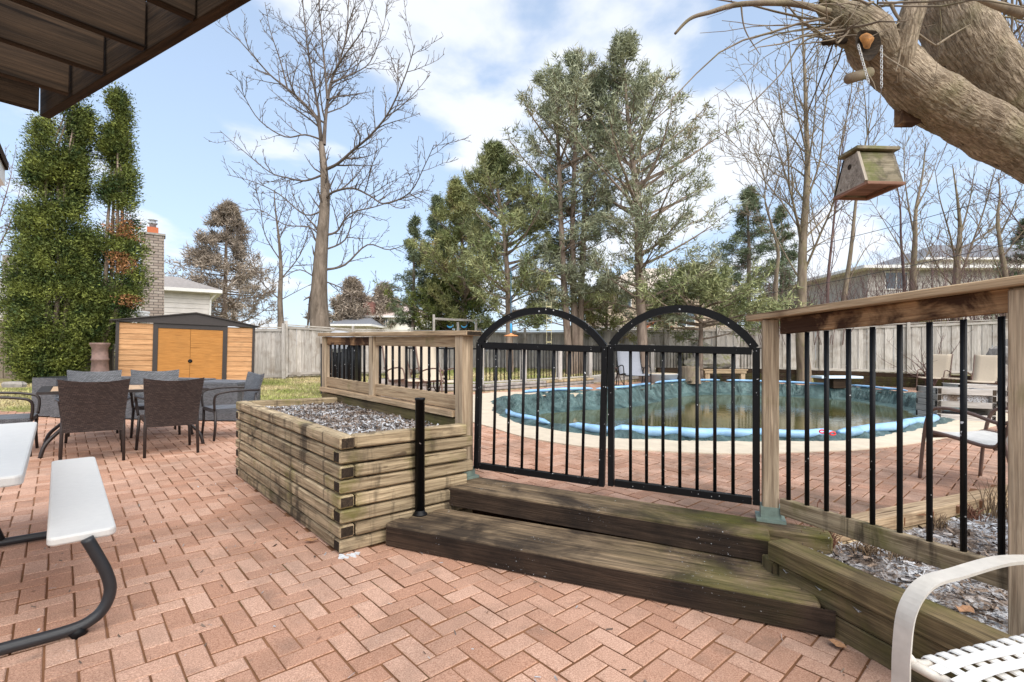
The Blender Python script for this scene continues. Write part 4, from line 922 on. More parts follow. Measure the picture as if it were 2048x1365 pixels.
# ------------------------------------------------------------------ houses
def house_box(name, label, px0, px1, yb, ywall, Y, depth, wallmat, roofmat, ridge, over=.5, siding=True, hip=True, rows=None, ang=0., board=.22):
    a, b = atY(px0, yb, Y), atY(px1, yb, Y)
    if ang: dv = Vector((math.cos(ang), math.sin(ang), 0)); u0 = (px0 - 1024) / F; t0 = (u0 * b.y - b.x) / (-dv.x + u0 * dv.y); t0 = min(t0, 7.); a = b - dv * t0
    W = (b - a).length; top = atY((px0 + px1) / 2, ywall, Y).z; z0 = min(a.z, top - 2.6)
    th = thing(name, label, 'house', (a.x, a.y, z0), ang); Hh = top - z0
    MB().box(.02, W - .02, .02, depth, 0, Hh).put('wall', wallmat, th)
    if siding:
        for k in range(int(2.6 / board)):
            z = Hh - board * (k + 1); mb = MB(); mb.V = [(0, -.018, z + .01), (W, -.018, z + .01), (W, .0, z + board), (0, .0, z + board), (0, .018, z + .01), (W, .018, z + .01)]; mb.F = [(0, 1, 2, 3), (0, 4, 5, 1), (0, 3, 4), (1, 5, 2)]; mb.put('siding_board', wallmat, th)
    rz = ridge; o = over
    g = MB(); ins = min(depth / 2, W / 3) if hip else 0
    g.V = [(-o, -o, Hh), (W + o, -o, Hh), (W + o, depth + o, Hh), (-o, depth + o, Hh), (ins, depth / 2, Hh + rz), (W - ins, depth / 2, Hh + rz), (-o, -o, Hh - .16), (W + o, -o, Hh - .16), (W + o, depth + o, Hh - .16), (-o, depth + o, Hh - .16)]
    g.F = [(0, 1, 5, 4), (1, 2, 5), (2, 3, 4, 5), (3, 0, 4)]; rf = MB(); rf.V = g.V; rf.F = g.F; rf.put('roof', roofmat, th)
    e = MB(); e.V = g.V; e.F = [(0, 6, 7, 1), (1, 7, 8, 2), (2, 8, 9, 3), (3, 9, 6, 0), (6, 9, 8, 7)]; e.put('eaves', M['trim'], th)
    return th, W, Hh
def window(th, x0, x1, z0, z1, panes=2, fr=.06):
    w = MB().box(x0, x1, -.05, .0, z0, z0 + fr).box(x0, x1, -.05, .0, z1 - fr, z1).box(x0, x0 + fr, -.05, 0, z0 + fr, z1 - fr).box(x1 - fr, x1, -.05, 0, z0 + fr, z1 - fr).put('window', M['trim'], th)
    pw = (x1 - x0 - fr * (panes + 1)) / panes
    for k in range(panes):
        a = x0 + fr + k * (pw + fr); MB().box(a, a + pw, -.03, -.02, z0 + fr, z1 - fr).put('pane', M['glass'], w)
        if k: MB().box(a - fr, a, -.048, -.002, z0 + fr, z1 - fr).put('mullion', M['trim'], w)
# left neighbour with the tall chimney
h1, W1_, H1 = house_box('house', 'pale sided house with a tall brick chimney behind the shed', 235, 420, 640, 582, 25, 7, M['siding'], M['roof'], 1.0, over=.5, board=.24, ang=.62)
a = atY(290, 640, 21.5); b = atY(328, 640, 21.5); ch = MB().box(-.4, .4, -.35, .35, 0, 6.0); o = ch.put('chimney', M['chimney'], h1); cxm = (a.x + b.x) / 2; zt = atY(309, 474, 21.5).z
o.location = Matrix.Rotation(-.62, 3, 'Z') @ (sl((cxm, 21.4, zt - 6.0)) - h1.location)
MB().box(-.45, .45, -.4, .4, 6.0, 6.08).put('chimney_cap', M['stone'], o); MB().box(-.2, .2, -.2, .2, 6.08, 6.36).put('flue', M['redbrick'], o); MB().lathe([(.12, 6.36), (.12, 6.5), (.17, 6.52), (.17, 6.58), (.11, 6.6), (.11, 6.66), (.19, 6.69), (.02, 6.74)], n=14).put('flue_cap', M['greytub'], o, True)
MB().tube([(W1_ + .3, -.35, H1 - .12), (W1_ + .02, -.05, H1 - .5), (W1_ - .04, -.06, 0)], .05, 6).put('downpipe', M['trim'], h1)
h2, W2_, H2 = house_box('house', 'grey roofed house at the far left behind the cedars', -220, 42, 690, 600, 24, 8, M['siding'], M['roof'], 1.7, board=.28)
q = atY(23, 512, 27); MB().box(-.25, .25, -.25, .25, -1.5, .0).put('roof_vent', M['stone'], h2).location = sl((q.x, q.y, q.z)) - h2.location
ev = thing('house_eave', 'corner of a white eave with brown trim at the left edge of the photo', 'eave', atY(-60, 320, 5.5))
mb = MB(); P = [atY(-70, 120, 5.0), atY(17, 326, 6.2), atY(17, 341, 6.2), atY(-70, 160, 5.0), atY(-140, 130, 7), atY(-90, 330, 8), atY(-90, 345, 8), atY(-140, 165, 7)]
mb.V = P; mb.F = [(0, 1, 2, 3), (0, 4, 5, 1), (3, 2, 6, 7), (1, 5, 6, 2), (0, 3, 7, 4), (4, 7, 6, 5)]; mb.world('fascia', M['deckwood'], ev)
mb = MB(); P = [atY(-70, 170, 5.02), atY(10, 338, 6.2), atY(10, 372, 6.2), atY(-70, 240, 5.02), atY(-140, 175, 7), atY(-95, 345, 8), atY(-95, 372, 8), atY(-140, 240, 7)]
mb.V = P; mb.F = [(0, 1, 2, 3), (0, 4, 5, 1), (3, 2, 6, 7), (1, 5, 6, 2), (0, 3, 7, 4), (4, 7, 6, 5)]; mb.world('soffit', M['trim'], ev)
# small white house far centre left
h3, W3, H3 = house_box('house', 'small white house with a pink roof far behind the left railing', 732, 850, 665, 634, 46, 9, M['whitewall'], plain('pinkish shingle', (.50, .40, .36), .9, nse=.2, ns=4), 1.3, siding=False)
window(h3, 34 / 118 * W3, 44 / 118 * W3, H3 - 1.0, H3 - .2, 2); MB().box(-.6, .35, 0, .8, 0, 2.9 + H3 - 2.6 + 1.4).put('chimney', plain('dark red brick', (.22, .10, .08), .9, nse=.3, ns=12), h3).location = (9 / 118 * W3, -.3, -.4)
h6, W6, H6 = house_box('house', 'low dark roofed house beyond the fence, left of the small white house', 668, 735, 665, 650, 42, 8, M['siding'], M['roofdark'], 1.0, siding=False)
# brick house in the centre and its low outbuilding
h4, W4, H4 = house_box('house', 'beige brick house half hidden behind the pines', 1205, 1475, 660, 585, 34, 8, M['beigewall'], plain('tan shingle', (.50, .43, .36), .9, nse=.2, ns=6), 2.2, siding=False)
window(h4, 30 / 270 * W4, 58 / 270 * W4, H4 - 1.2, H4 - .25, 2); window(h4, 80 / 270 * W4, 108 / 270 * W4, H4 - 2.6, H4 - 1.6, 2); window(h4, 150 / 270 * W4, 185 / 270 * W4, H4 - 2.5, H4 - 1.5, 2)
h7, W7, H7 = house_box('garden_hut', 'low brown roofed hut just behind the back fence at the middle', 1175, 1265, 670, 656, 23, 3.4, M['deckwood'], plain('brown shingle', (.30, .225, .17), .9, nse=.25, ns=12), .48, over=.25, siding=False); h7['category'] = 'hut'
h8 = thing('playhouse', 'red trimmed playhouse roof showing over the fence behind the tall pine', 'playhouse', atY(1325, 665, 22))
beam('roof_slope', atY(1283, 662, 22), atY(1318, 636, 22), .5, .08, M['redbrick'], h8); beam('roof_slope', atY(1318, 636, 22), atY(1340, 655, 22), .5, .08, M['redbrick'], h8); MB().box(-.5, .4, 0, .6, -1, .1).put('wall', M['deckwood'], h8)
# right house
h5, W5, H5 = house_box('house', 'white sided house with a grey roof behind the bare trees on the right', 1735, 2150, 640, 540, 27, 9, plain('beige grey siding', (.42, .39, .36), .7, nse=.1, ns=3), M['roof'], .9, board=.26, over=.7)
window(h5, 33 / 415 * W5, 80 / 415 * W5, H5 - 1.25, H5 - .25, 2)
h9, W9, H9 = house_box('house', 'taller house with a dark grey hipped roof, behind the white one on the right', 1850, 2200, 640, 522, 38, 9, M['siding'], M['roofdark'], 2.0, siding=False)

# ------------------------------------------------------------------ pool side furniture
def sling_chair(name, label, loc, rz, sl_m, fr_m, group, w=.56, recl=.0, tall=.95):
    th = thing(name, label, 'chair', loc, rz, group, True); hw = w / 2
    prof = spline([(0, .27, .37), (0, .22, .405), (0, 0, .385), (0, -.22, .36), (0, -.30, .43), (0, -.38 - recl, .72), (0, -.46 - recl * 1.3, tall - .02), (0, -.50 - recl * 1.3, tall)], 5)
    mb = MB(); n = len(prof)
    for k, v in enumerate(prof):
        for sx_ in (-1, -.5, 0, .5, 1): mb.V.append((sx_ * hw * .97, v.y, v.z - .012 * (1 - sx_ * sx_)))
    for k in range(n - 1):
        for j in range(4): mb.F.append((k * 5 + j, k * 5 + j + 1, k * 5 + 6 + j, k * 5 + 5 + j))
    o = mb.put('sling', sl_m, th, True); md = o.modifiers.new('thick', 'SOLIDIFY'); md.thickness = .006
    for s in (-1, 1):
        MB().tube([(s * hw, v.y, v.z) for v in prof], .015, 8).put('side_rail', fr_m, th, True)
        MB().tube([tuple(v) for v in spline([(s * (hw + .03), .27, 0), (s * (hw + .03), .25, .30), (s * (hw + .035), .21, .54), (s * (hw + .035), .12, .615), (s * (hw + .035), -.1, .60), (s * (hw + .03), -.30, .55), (s * hw, -.38 - recl, .60)], 5)], .014, 8).put('armrest', fr_m, th, True)
        MB().tube([tuple(v) for v in spline([(s * (hw + .02), -.28, .56), (s * (hw + .025), -.36, .3), (s * (hw + .03), -.44, 0)], 5)], .014, 8).put('leg', fr_m, th, True)
    MB().tube([(-hw, .25, .36), (hw, .25, .36)], .013, 6).put('crossbar', fr_m, th, True); MB().tube([(-hw, -.25, .35), (hw, -.25, .35)], .013, 6).put('crossbar', fr_m, th, True)
    return th
def on(px, py, dx_=0, dy_=0): x, y = terr(px, py); return (x + dx_, y + dy_, tz(x, y))
G1 = 'tan sling chairs round the pool'
s1 = sling_chair('sling_chair', 'tan sling chair seen through the left railing, nearer the middle post', on(818, 800), R(-128), M['sling'], M['brownmetal'], G1, recl=.03, tall=1.08)
copy_tree(s1, on(886, 802), R(-125), 'tan sling chair seen through the left railing, nearer the gate post', G1)
copy_tree(s1, on(1866, 782), R(122), 'tan sling chair by the far right fence, behind the bare shrub', G1)
copy_tree(s1, on(1966, 793), R(126), 'tan sling chair at the far right, beside the dark boulder', G1)
bc = sling_chair('brown_armchair', 'brown metal armchair with a frosted pale seat behind the right railing', (3.86, 4.02, tz(3.8, 4)), R(12), M['frostsling'], M['brownmetal'], None, w=.60, recl=.02, tall=.98)
gc = sling_chair('grey_chair', 'wide grey sling chair beside the grey tub at the back of the pool', on(1268, 778), R(185), M['greysling'], M['black'], None, w=.66, recl=.10, tall=1.1)
def small_table(name, label, loc, r_, h, mat):
    th = thing(name, label, 'side table', loc, 0, None, True); MB().lathe([(r_, h - .03), (r_, h), (.02, h + .001)], n=20).put('tabletop', mat, th)
    for k in range(3): a = k * 2.094 + .4; MB().tube([tuple(v) for v in spline([(r_ * .3 * math.cos(a), r_ * .3 * math.sin(a), h - .03), (.05 * math.cos(a), .05 * math.sin(a), h * .5), (r_ * .85 * math.cos(a), r_ * .85 * math.sin(a), 0)], 4)], .013, 6).put('leg', M['brownmetal'], th, True)
small_table('side_table', 'small tan side table between the two sling chairs at the far right', on(1908, 786), .26, .42, M['sling'])
small_table('side_table', 'small dark side table left of the grey sling chair', on(1236, 772), .26, .52, M['clay'])
small_table('side_table', 'small tan side table between the two sling chairs on the left', on(862, 796), .26, .44, M['sling'])
# grey tub
x, y = terr(1322, 767); tb = thing('grey_tub', 'low grey plastic tub between the grey chair and the stump', 'tub', (x, y, tz(x, y)))
MB().lathe([(.46, 0), (.50, .26), (.53, .28), (.53, .30), (.47, .30), (.45, .24)], n=28).put('tub', M['greytub'], tb, True); MB().lathe([(.48, .29), (.48, .31)], n=28).put('lid', M['concrete'], tb)
# stump
x, y = terr(1381, 767); st_ = thing('tree_stump', 'pale cut log standing upright left of the wooden bench', 'log', (x, y, tz(x, y)))
mb = MB().lathe([(.34, 0), (.31, .1), (.29, .50), (.28, .54)], n=20); mb.V = [(a * (1 + .1 * noise.noise(Vector((a * 4, b * 4, c_)))), b * (1 + .1 * noise.noise(Vector((b * 4, a * 4, c_)))), c_) for a, b, c_ in mb.V]; mb.put('log', M['barktan'], st_)
MB().tube([(-.1, -.3, .1), (-.22, -.45, .16)], .07, 8).put('knot', M['barktan'], st_)
# bench
x, y = terr(1447, 766); bn = thing('wooden_bench', 'low weathered wooden bench against the wall at the back of the pool', 'bench', (x, y, tz(x, y)))
for k in range(3): beam('seat_board', (-.72, -.13 + .135 * k, .43), (.72, -.13 + .135 * k, .43), .125, .04, M['rail'], bn, local=True)
beam('front_rail', (-.68, -.16, .36), (.68, -.16, .36), .035, .09, M['rail'], bn, local=True)
for s in (-.58, .58): beam('leg', (s, -.08, 0), (s, -.08, .40), .14, .14, M['rail'], bn, up=(1, 0, 0), local=True)
# diving board
x, y = terr(1673, 776); db = thing('diving_board', 'short white diving board on a wooden stand at the far edge of the pool', 'diving board', (x, y, tz(x, y)))
slab2 = MB().box(-.62, .62, -.28, .28, .30, .36); slab2.put('board', M['board'], db); MB().box(-.22, .22, -.2, .2, 0, .30).put('stand', M['deckwood'], db)
# slatted crate planters
def crate(label, loc, rz, L, W, Hh, n_):
    th = thing('wooden_crate', label, 'crate', loc, rz, 'slatted wooden crate planters', True); h = Hh / n_
    for k in range(n_):
        z = h * (k + .5)
        if k % 2 == n_ % 2 - 1 or k == n_ - 1 or k % 2 == 0:
            for s in (-1, 1): beam('long_slat', (-L / 2, s * (W / 2 - .03), z), (L / 2, s * (W / 2 - .03), z), .06, h * .93, M['fence'], th, ch=.004, end=M['deckwood'], local=True)
        for s in (-1, 1): beam('short_slat', (s * (L / 2 - .03), -W / 2, z + h * .0), (s * (L / 2 - .03), W / 2, z), .06, h * .93, M['fence'], th, ch=.004, end=M['endgrain'], local=True).location.z += h * .02
    MB().box(-L / 2 + .07, L / 2 - .07, -W / 2 + .07, W / 2 - .07, Hh * .5, Hh * .8).put('soil', M['mulch'], th)
crate('weathered slatted wooden crate planter beside the right end of the pool', on(1908, 838), R(-14), .80, .62, .52, 5)
crate('slatted wooden crate planter partly hidden behind the nearer crate', on(1948, 820), R(-14), .80, .6, .50, 5)
# low wood box and flower pot beside the left chairs
lb = thing('low_planter_box', 'low grey timber box behind the left sling chairs', 'planter box', on(795, 800))
for k in range(3):
    for s in (0, 1): beam('board', (-.55, s * .4, .07 + .13 * k), (.55, s * .4, .07 + .13 * k), .05, .12, M['fence'], lb, local=True)
fp = thing('flower_pot', 'small terracotta pot behind the left sling chair', 'flower pot', on(838, 795)); MB().lathe([(.09, 0), (.13, .22), (.15, .22), (.15, .27), (.12, .27)], n=18).put('pot', M['redbrick'], fp, True)
# black covered heater beyond the left railing
q = atY(683, 790, 12.6); hz_ = thing('garbage_bin', 'black ribbed bin with a round grey lid behind the left railing', 'bin', (q.x, q.y, q.z + .05))
mb = MB().box(-.42, .42, -.3, .3, 0, 1.25); mb.put('bin', M['black'], hz_)
for k in range(10): MB().box(-.40 + k * .085, -.36 + k * .085, -.33, -.30, .03, 1.15).put('rib', M['tube'], hz_)
MB().tube([(0, -.32, 1.30), (0, .3, 1.30)], .28, 24).put('lid', M['greytub'], hz_, True)
for k in range(3): MB().box(-.36 + k * .22, -.2 + k * .22, -.335, -.31, 1.12, 1.26).put('hinge', M['greysling'], hz_)
# boulder heaps
def rock(name, label, cat, loc, s, mat, seed):
    mb = MB(); nlat, nlon = 14, 20
    for i in range(nlat + 1):
        for j in range(nlon):
            a = math.pi * i / nlat; b = 2 * math.pi * j / nlon; v = Vector((math.sin(a) * math.cos(b), math.sin(a) * math.sin(b), math.cos(a)))
            r_ = 1 + .35 * noise.noise(v * 1.3 + Vector((seed, 0, 0))) + .18 * noise.noise(v * 3.7 + Vector((seed, 3, 0))); mb.V.append((v.x * r_ * s[0], v.y * r_ * s[1], max(-.05, v.z * r_ * s[2] + s[2] * .6)))
    for i in range(nlat):
        for j in range(nlon): a = i * nlon + j; b = i * nlon + (j + 1) % nlon; mb.F.append((a, a + nlon, b + nlon, b))
    o = mb.world if False else None
    th = link(name, mesh(name, mb.V, mb.F, mat, False)); th.location = sl(loc); tag(th, label, cat); return th
q = atY(1405, 738, 17.6); rock('boulder', 'mossy grey boulder behind the bench and the low black fence', 'boulder', q, (.95, .6, .55), bark('mossy stone', (.20, .18, .15), (.36, .33, .28), 5, .8, .8, (1, 1, 1)), 1)
q = atY(2010, 776, 13.5); rock('boulder', 'dark boulder at the far right beside the tan sling chair', 'boulder', q, (.45, .5, .75), M['stone'], 5)

# swing, rope ladder, bird feeder hooks
q = atY(1022, 673, 15.5); sw = thing('disc_swing', 'orange disc swing on a blue rope hanging above the left gate leaf', 'swing', q)
MB().lathe([(.22, 0), (.235, .01), (.20, .03), (.05, .06), (.03, .10)], n=22).put('seat', M['orange'], sw, True); MB().tube([(0, 0, .05), (0, 0, .40)], .035, 8).put('knot', M['rope'], sw, True); MB().tube([(0, 0, .4), (.0, 0, 2.2)], .005, 5).put('rope', M['rope'], sw)
q = atY(1098, 686, 15.8); ld = thing('rope_ladder', 'pale yellow rope ladder hanging behind the left gate arch', 'rope ladder', q)
for s in (-.075, .075): MB().tube([(s, 0, -.2), (s, 0, 1.3)], .006, 5).put('rope', M['yellow'], ld)
for k in range(4): MB().tube([(-.08, 0, .02 + k * .38), (.08, 0, .02 + k * .38)], .014, 6).put('rung', M['yellow'], ld)
q = atY(867, 660, 19.2); fh = thing('feeder_frame', 'grey wooden frame with hanging blue ornaments above the fence behind the left railing', 'frame', q)
for px in (868, 916, 952): p_ = atY(px, 668, 19.2); beam('post', p_, p_ + Vector((0, 0, .75 if px == 868 else .45)), .09, .09, M['fence'], fh, up=(1, 0, 0))
beam('crossbar', atY(868, 638, 19.2), atY(962, 642, 19.2), .06, .09, M['fence'], fh)
for px in (900, 928):
    c0 = atY(px, 645, 19.1); pts = [c0 + Vector((.12 * math.sin(a), 0, -.08 - .12 * math.cos(a) + .0)) for a in [k * .35 - 1.2 for k in range(9)]]; MB().tube(pts, [.01, .02, .03, .035, .035, .03, .02, .012, .006], 8).world('ornament', M['rope'], fh, True)

# ------------------------------------------------------------------ foreground strap chair
fc = thing('strap_chair', 'cream metal chair with woven white straps at the lower right corner', 'chair', (1.35, 1.5, 0))
L0 = Vector((1.135, 1.425)); sd_ = Vector((.955, .297)); sn = Vector((.297, -.955))
def CP(u, v, z): q = L0 + sd_ * u + sn * v; return (q.x, q.y, z)
def ribbon(name, pts, w, t, mat, parent, side):
    pts = spline(pts, 6); mb = MB(); side = Vector(side).normalized()
    for i, p in enumerate(pts):
        d = (pts[min(i + 1, len(pts) - 1)] - pts[max(i - 1, 0)]).normalized(); nr = d.cross(side).normalized()
        for a, b in ((-1, -1), (-.8, 1), (.8, 1), (1, -1)): mb.V.append(p + side * (a * w / 2) + nr * (b * t / 2))
    n = len(pts); mb.F = [(i * 4 + j, i * 4 + (j + 1) % 4, i * 4 + 4 + (j + 1) % 4, i * 4 + 4 + j) for i in range(n - 1) for j in range(4)] + [(3, 2, 1, 0), (n * 4 - 4, n * 4 - 3, n * 4 - 2, n * 4 - 1)]
    return mb.world(name, mat, parent, False)
for v, nm in ((0, 'far'), (.52, 'near')):
    ribbon('arm_frame', [CP(-.06, v, 0), CP(-.02, v, .25), CP(-.01, v, .46), CP(.015, v, .575), CP(.09, v, .640), CP(.22, v, .655), CP(.42, v, .672), CP(.60, v, .66)], .05, .013, M['whiteframe'], fc, (sn.x, sn.y, 0))
    MB().tube([CP(-.005, v, .45), CP(.03, v + .0, .415), CP(.08, v, .40), CP(.6, v, .385)], .016, 10).world('side_rail', M['whiteframe'], fc, True)
MB().tube([CP(.01, 0, .425), CP(.055, .03, .40), CP(.07, .06, .395), CP(.07, .46, .395), CP(.055, .5, .4), CP(.01, .52, .425)], .015, 10).world('front_rail', M['whiteframe'], fc, True)
for k in range(9):
    u = .115 + k * .056; mb = MB()
    pts = [CP(u, -.018, .385), CP(u, -.02, .408), CP(u + .0, .02, .418), CP(u, .26, .41), CP(u, .50, .418), CP(u, .54, .408)]; ribbon('strap', pts, .036, .004, M['whitestrap'], fc, (sd_.x, sd_.y, 0))
for k in range(9):
    v = .04 + k * .055; ribbon('strap', [CP(.06, v, .412), CP(.2, v, .423 + .004 * (k % 2)), CP(.4, v, .420), CP(.6, v, .41)], .036, .004, M['whitestrap'], fc, (sn.x, sn.y, 0))

# ------------------------------------------------------------------ fallen leaves, frost, dead perennials
def leaf(label, x, y, z, s, rz):
    mb = MB(); pr = [(0, 0), (.25, .22), (.45, .34), (.6, .22), (.8, .2), (1, 0), (.8, -.2), (.6, -.26), (.42, -.36), (.2, -.2)]
    mb.V = [(a * s - s / 2, b * s, .012 + .22 * s * (abs(b) * 1.6 + abs(a - .5) * .6) * (1 + .5 * math.sin(7 * a + rz))) for a, b in pr] + [(0, 0, .014)]; mb.F = [(i, (i + 1) % 10, 10) for i in range(10)]
    o = link('dry_leaf', mesh('dry_leaf', mb.V, mb.F, M['deadleaf'])); o.location = sl((x, y, z)); o.rotation_euler = (0, 0, rz); tag(o, label, 'leaf'); md = o.modifiers.new('t', 'SOLIDIFY'); md.thickness = .0015
x, y = ground(622, 1086); leaf('curled dry leaf on the bricks beside the planter', x, y, 0, .085, .4)
x, y = ground(1675, 1296); leaf('curled brown leaf on the bricks at the right end of the steps', x, y, 0, .075, 2.2)
x, y = ground(868, 1012, .148); leaf('brown leaf on the lower step beside the black pipe post', x, y, .15, .055, 1.)
x, y = ground(1930, 1238, .2); leaf('orange brown leaf on the frosted bed in the lower right', x, y, .22, .10, .5)
x, y = ground(697, 1113); sn_ = MB()
for k in range(14): a, b = rnd.gauss(0, .035), rnd.gauss(0, .014); s = rnd.uniform(.006, .018); sn_.box(x + a - s, x + a + s, y + b * 1.5 + a * .6 - s * .6, y + b * 1.5 + a * .6 + s * .6, -.002, rnd.uniform(.003, .009))
tag(sn_.world('snow_patch', M['snow']), 'small patch of old snow at the front corner of the planter', 'snow')
tag(quads('brick_litter', chips(lambda r: (r.uniform(-3, 2.2), r.uniform(1.4, 6.5), .001) , 700, .008, .035, 11), M['chip']), 'scattered bits of bark and twig on the patio bricks', 'litter', kind='stuff')
def dead_plant(label, x, y, z, n_, h, spread, mat):
    th = thing('dead_perennial', label, 'plant', (x, y, z)); mb = MB()
    for k in range(n_):
        a = rnd.uniform(0, 6.28); l = h * rnd.uniform(.4, 1); s = spread * rnd.uniform(.3, 1); bx_, by_ = rnd.gauss(0, spread * .4), rnd.gauss(0, spread * .4)
        mb.tube([(bx_, by_, -.01), (bx_ + s * .4 * math.cos(a), by_ + s * .4 * math.sin(a), l * .6), (bx_ + s * math.cos(a), by_ + s * math.sin(a), l)], [.0035, .0025, .001], 4)
    mb.put('stems', mat, th)
stm = plain('dry red brown stems', (.20, .085, .05), .8, nse=.4, ns=20); stg = plain('dry grey brown stems', (.22, .15, .09), .8, nse=.4, ns=20)
for lb, px, py, n_, h, sp_, mt in (('rust brown dead perennial in the corner of the bed beside the right gate post', 1640, 1088, 70, .13, .10, stm), ('dark dead perennial under the bottom board of the right railing', 1735, 1108, 60, .09, .07, stg), ('tufted dead perennial near the timber edging of the right bed', 1868, 1052, 60, .10, .07, stg), ('low dead perennial right of the timber edging corner', 1945, 1040, 50, .11, .07, stm), ('tall dry stems at the right side of the frosted bed', 1995, 1035, 40, .30, .12, stg), ('broken dry stems in the middle of the frosted bed', 1800, 1120, 40, .07, .07, stg)):
    x, y = ground(px, py, .2); dead_plant(lb, x, y, bedz(x, y), n_, h, sp_, mt)
x, y = ground(1650, 1085, .2); th = thing('dry_stalk', 'single tall dry stalk with a curled head beside the right gate post', 'plant', (x, y, .2)); MB().tube([tuple(v) for v in spline([(0, 0, 0), (-.01, 0, .08), (-.04, 0, .17), (-.045, 0, .22), (-.03, .01, .245)], 4)], .003, 5).put('stalk', stm, th); MB().tube([(-.045, 0, .235), (-.03, .0, .25), (-.015, 0, .235)], [.002, .009, .002], 6).put('head', stm, th)

# ------------------------------------------------------------------ trees
class TB:      # tapered branches gathered into one mesh
    def __init__(s): s.mb = MB()
    def seg(s, pts, rs, n): s.mb.tube(pts, rs, n, cap=False)
def rv(r): return Vector((r.gauss(0, 1), r.gauss(0, 1), r.gauss(0, 1)))
def wander(r, p, d, L, nseg, bend, up):
    pts = [p.copy()]; d = d.normalized(); st_ = L / nseg
    for i in range(nseg):
        d = (d + rv(r) * bend + Vector((0, 0, up))).normalized(); pts.append(pts[-1] + d * st_)
    return pts
def spawn(tb, r, pts, r0, level, maxl, dens, lenf, up=.05, minr=.006, start=.25, spread=.9, flatY=1., tips=None):
    """side branches along a limb"""
    L = sum((pts[i + 1] - pts[i]).length for i in range(len(pts) - 1)); nb = max(2, int(L * dens * (1.5 ** level)))
    for k in range(nb):
        t = start + (1 - start) * (k + r.random()) / nb; f = t * (len(pts) - 1); i = min(int(f), len(pts) - 2); p = pts[i].lerp(pts[i + 1], f - i); d = (pts[i + 1] - pts[i]).normalized()
        s_ = rv(r); s_.y *= flatY; s_ = (s_ - d * s_.dot(d)); 
        if s_.length < 1e-3: continue
        s_.normalize(); dd = (d * r.uniform(.45, 1.0) + s_ * spread + Vector((0, 0, .25))).normalized()
        l = L * lenf * r.uniform(.45, 1.1) * (1 - .45 * t); rr = max(minr, r0 * (1 - .75 * t) * r.uniform(.38, .6))
        if l < .12: continue
        ns = 5 if level <= 1 else 3; q = wander(r, p, dd, l, ns, .13, up); rs = [max(minr * .7, rr * (1 - .8 * j / ns)) for j in range(ns + 1)]
        tb.seg(q, rs, 5 if level == 0 else (4 if level == 1 else 3))
        if tips is not None and level >= maxl - 1: tips.append((q[-1], (q[-1] - q[-2]).normalized()))
        if level < maxl: spawn(tb, r, q, rr, level + 1, maxl, dens, lenf * 1.05, up, minr, .15, spread, flatY, tips)
def skel(path, Y, dep=0., seed=0):     # limb path along sight points at distance Y, drifting in depth by dep
    n = len(path); r = random.Random(seed * 7 + n); out = []
    for i, (px, py) in enumerate(path):
        yy = Y + dep * i / max(1, n - 1); out.append(atY(px, py, yy))
    return spline(out, 4)
def bare_tree(name, label, base, Y, trunk, limbs, r0, barkm, seed, dens=1., maxl=2, lenf=.38, group=None, minr=.007, cat='tree', tf=.93):
    dens *= 1.75; maxl += 1; minr *= 1.05
    r = random.Random(seed); b = atY(*base, Y); th = thing(name, label, cat, b, 0, group)
    t = skel(trunk, Y, 0, seed); tm = MB(); n = len(t); tr = [r0 * (1 - tf * (i / (n - 1)) ** .8) for i in range(n)]
    pts = [Vector((t[0].x, t[0].y, t[0].z - 2.0))] + t; tm.tube(pts, [tr[0] * 1.25] + tr, 12, cap=False); tm.world('trunk', barkm, th, True)
    tb = TB()
    spawn(tb, r, t, r0 * .45, 0, maxl, dens * .8, .22, minr=minr, start=.35)
    for k, (path, w) in enumerate(limbs):
        dep = r.uniform(-2.6, 2.6) * len(path) / 5; q = skel(path, Y, dep, seed + k); m_ = len(q); rr = [max(minr, r0 * w * .45 * (1 - .82 * (i / (m_ - 1)) ** .8)) for i in range(m_)]
        tb.seg(q, rr, 7); spawn(tb, r, q, r0 * w * .5, 0, maxl, dens, lenf, minr=minr, start=.12)
    tb.mb.world('branches', {'grey brown bark': M['twig']}.get(barkm.name, barkm), th, False); return th
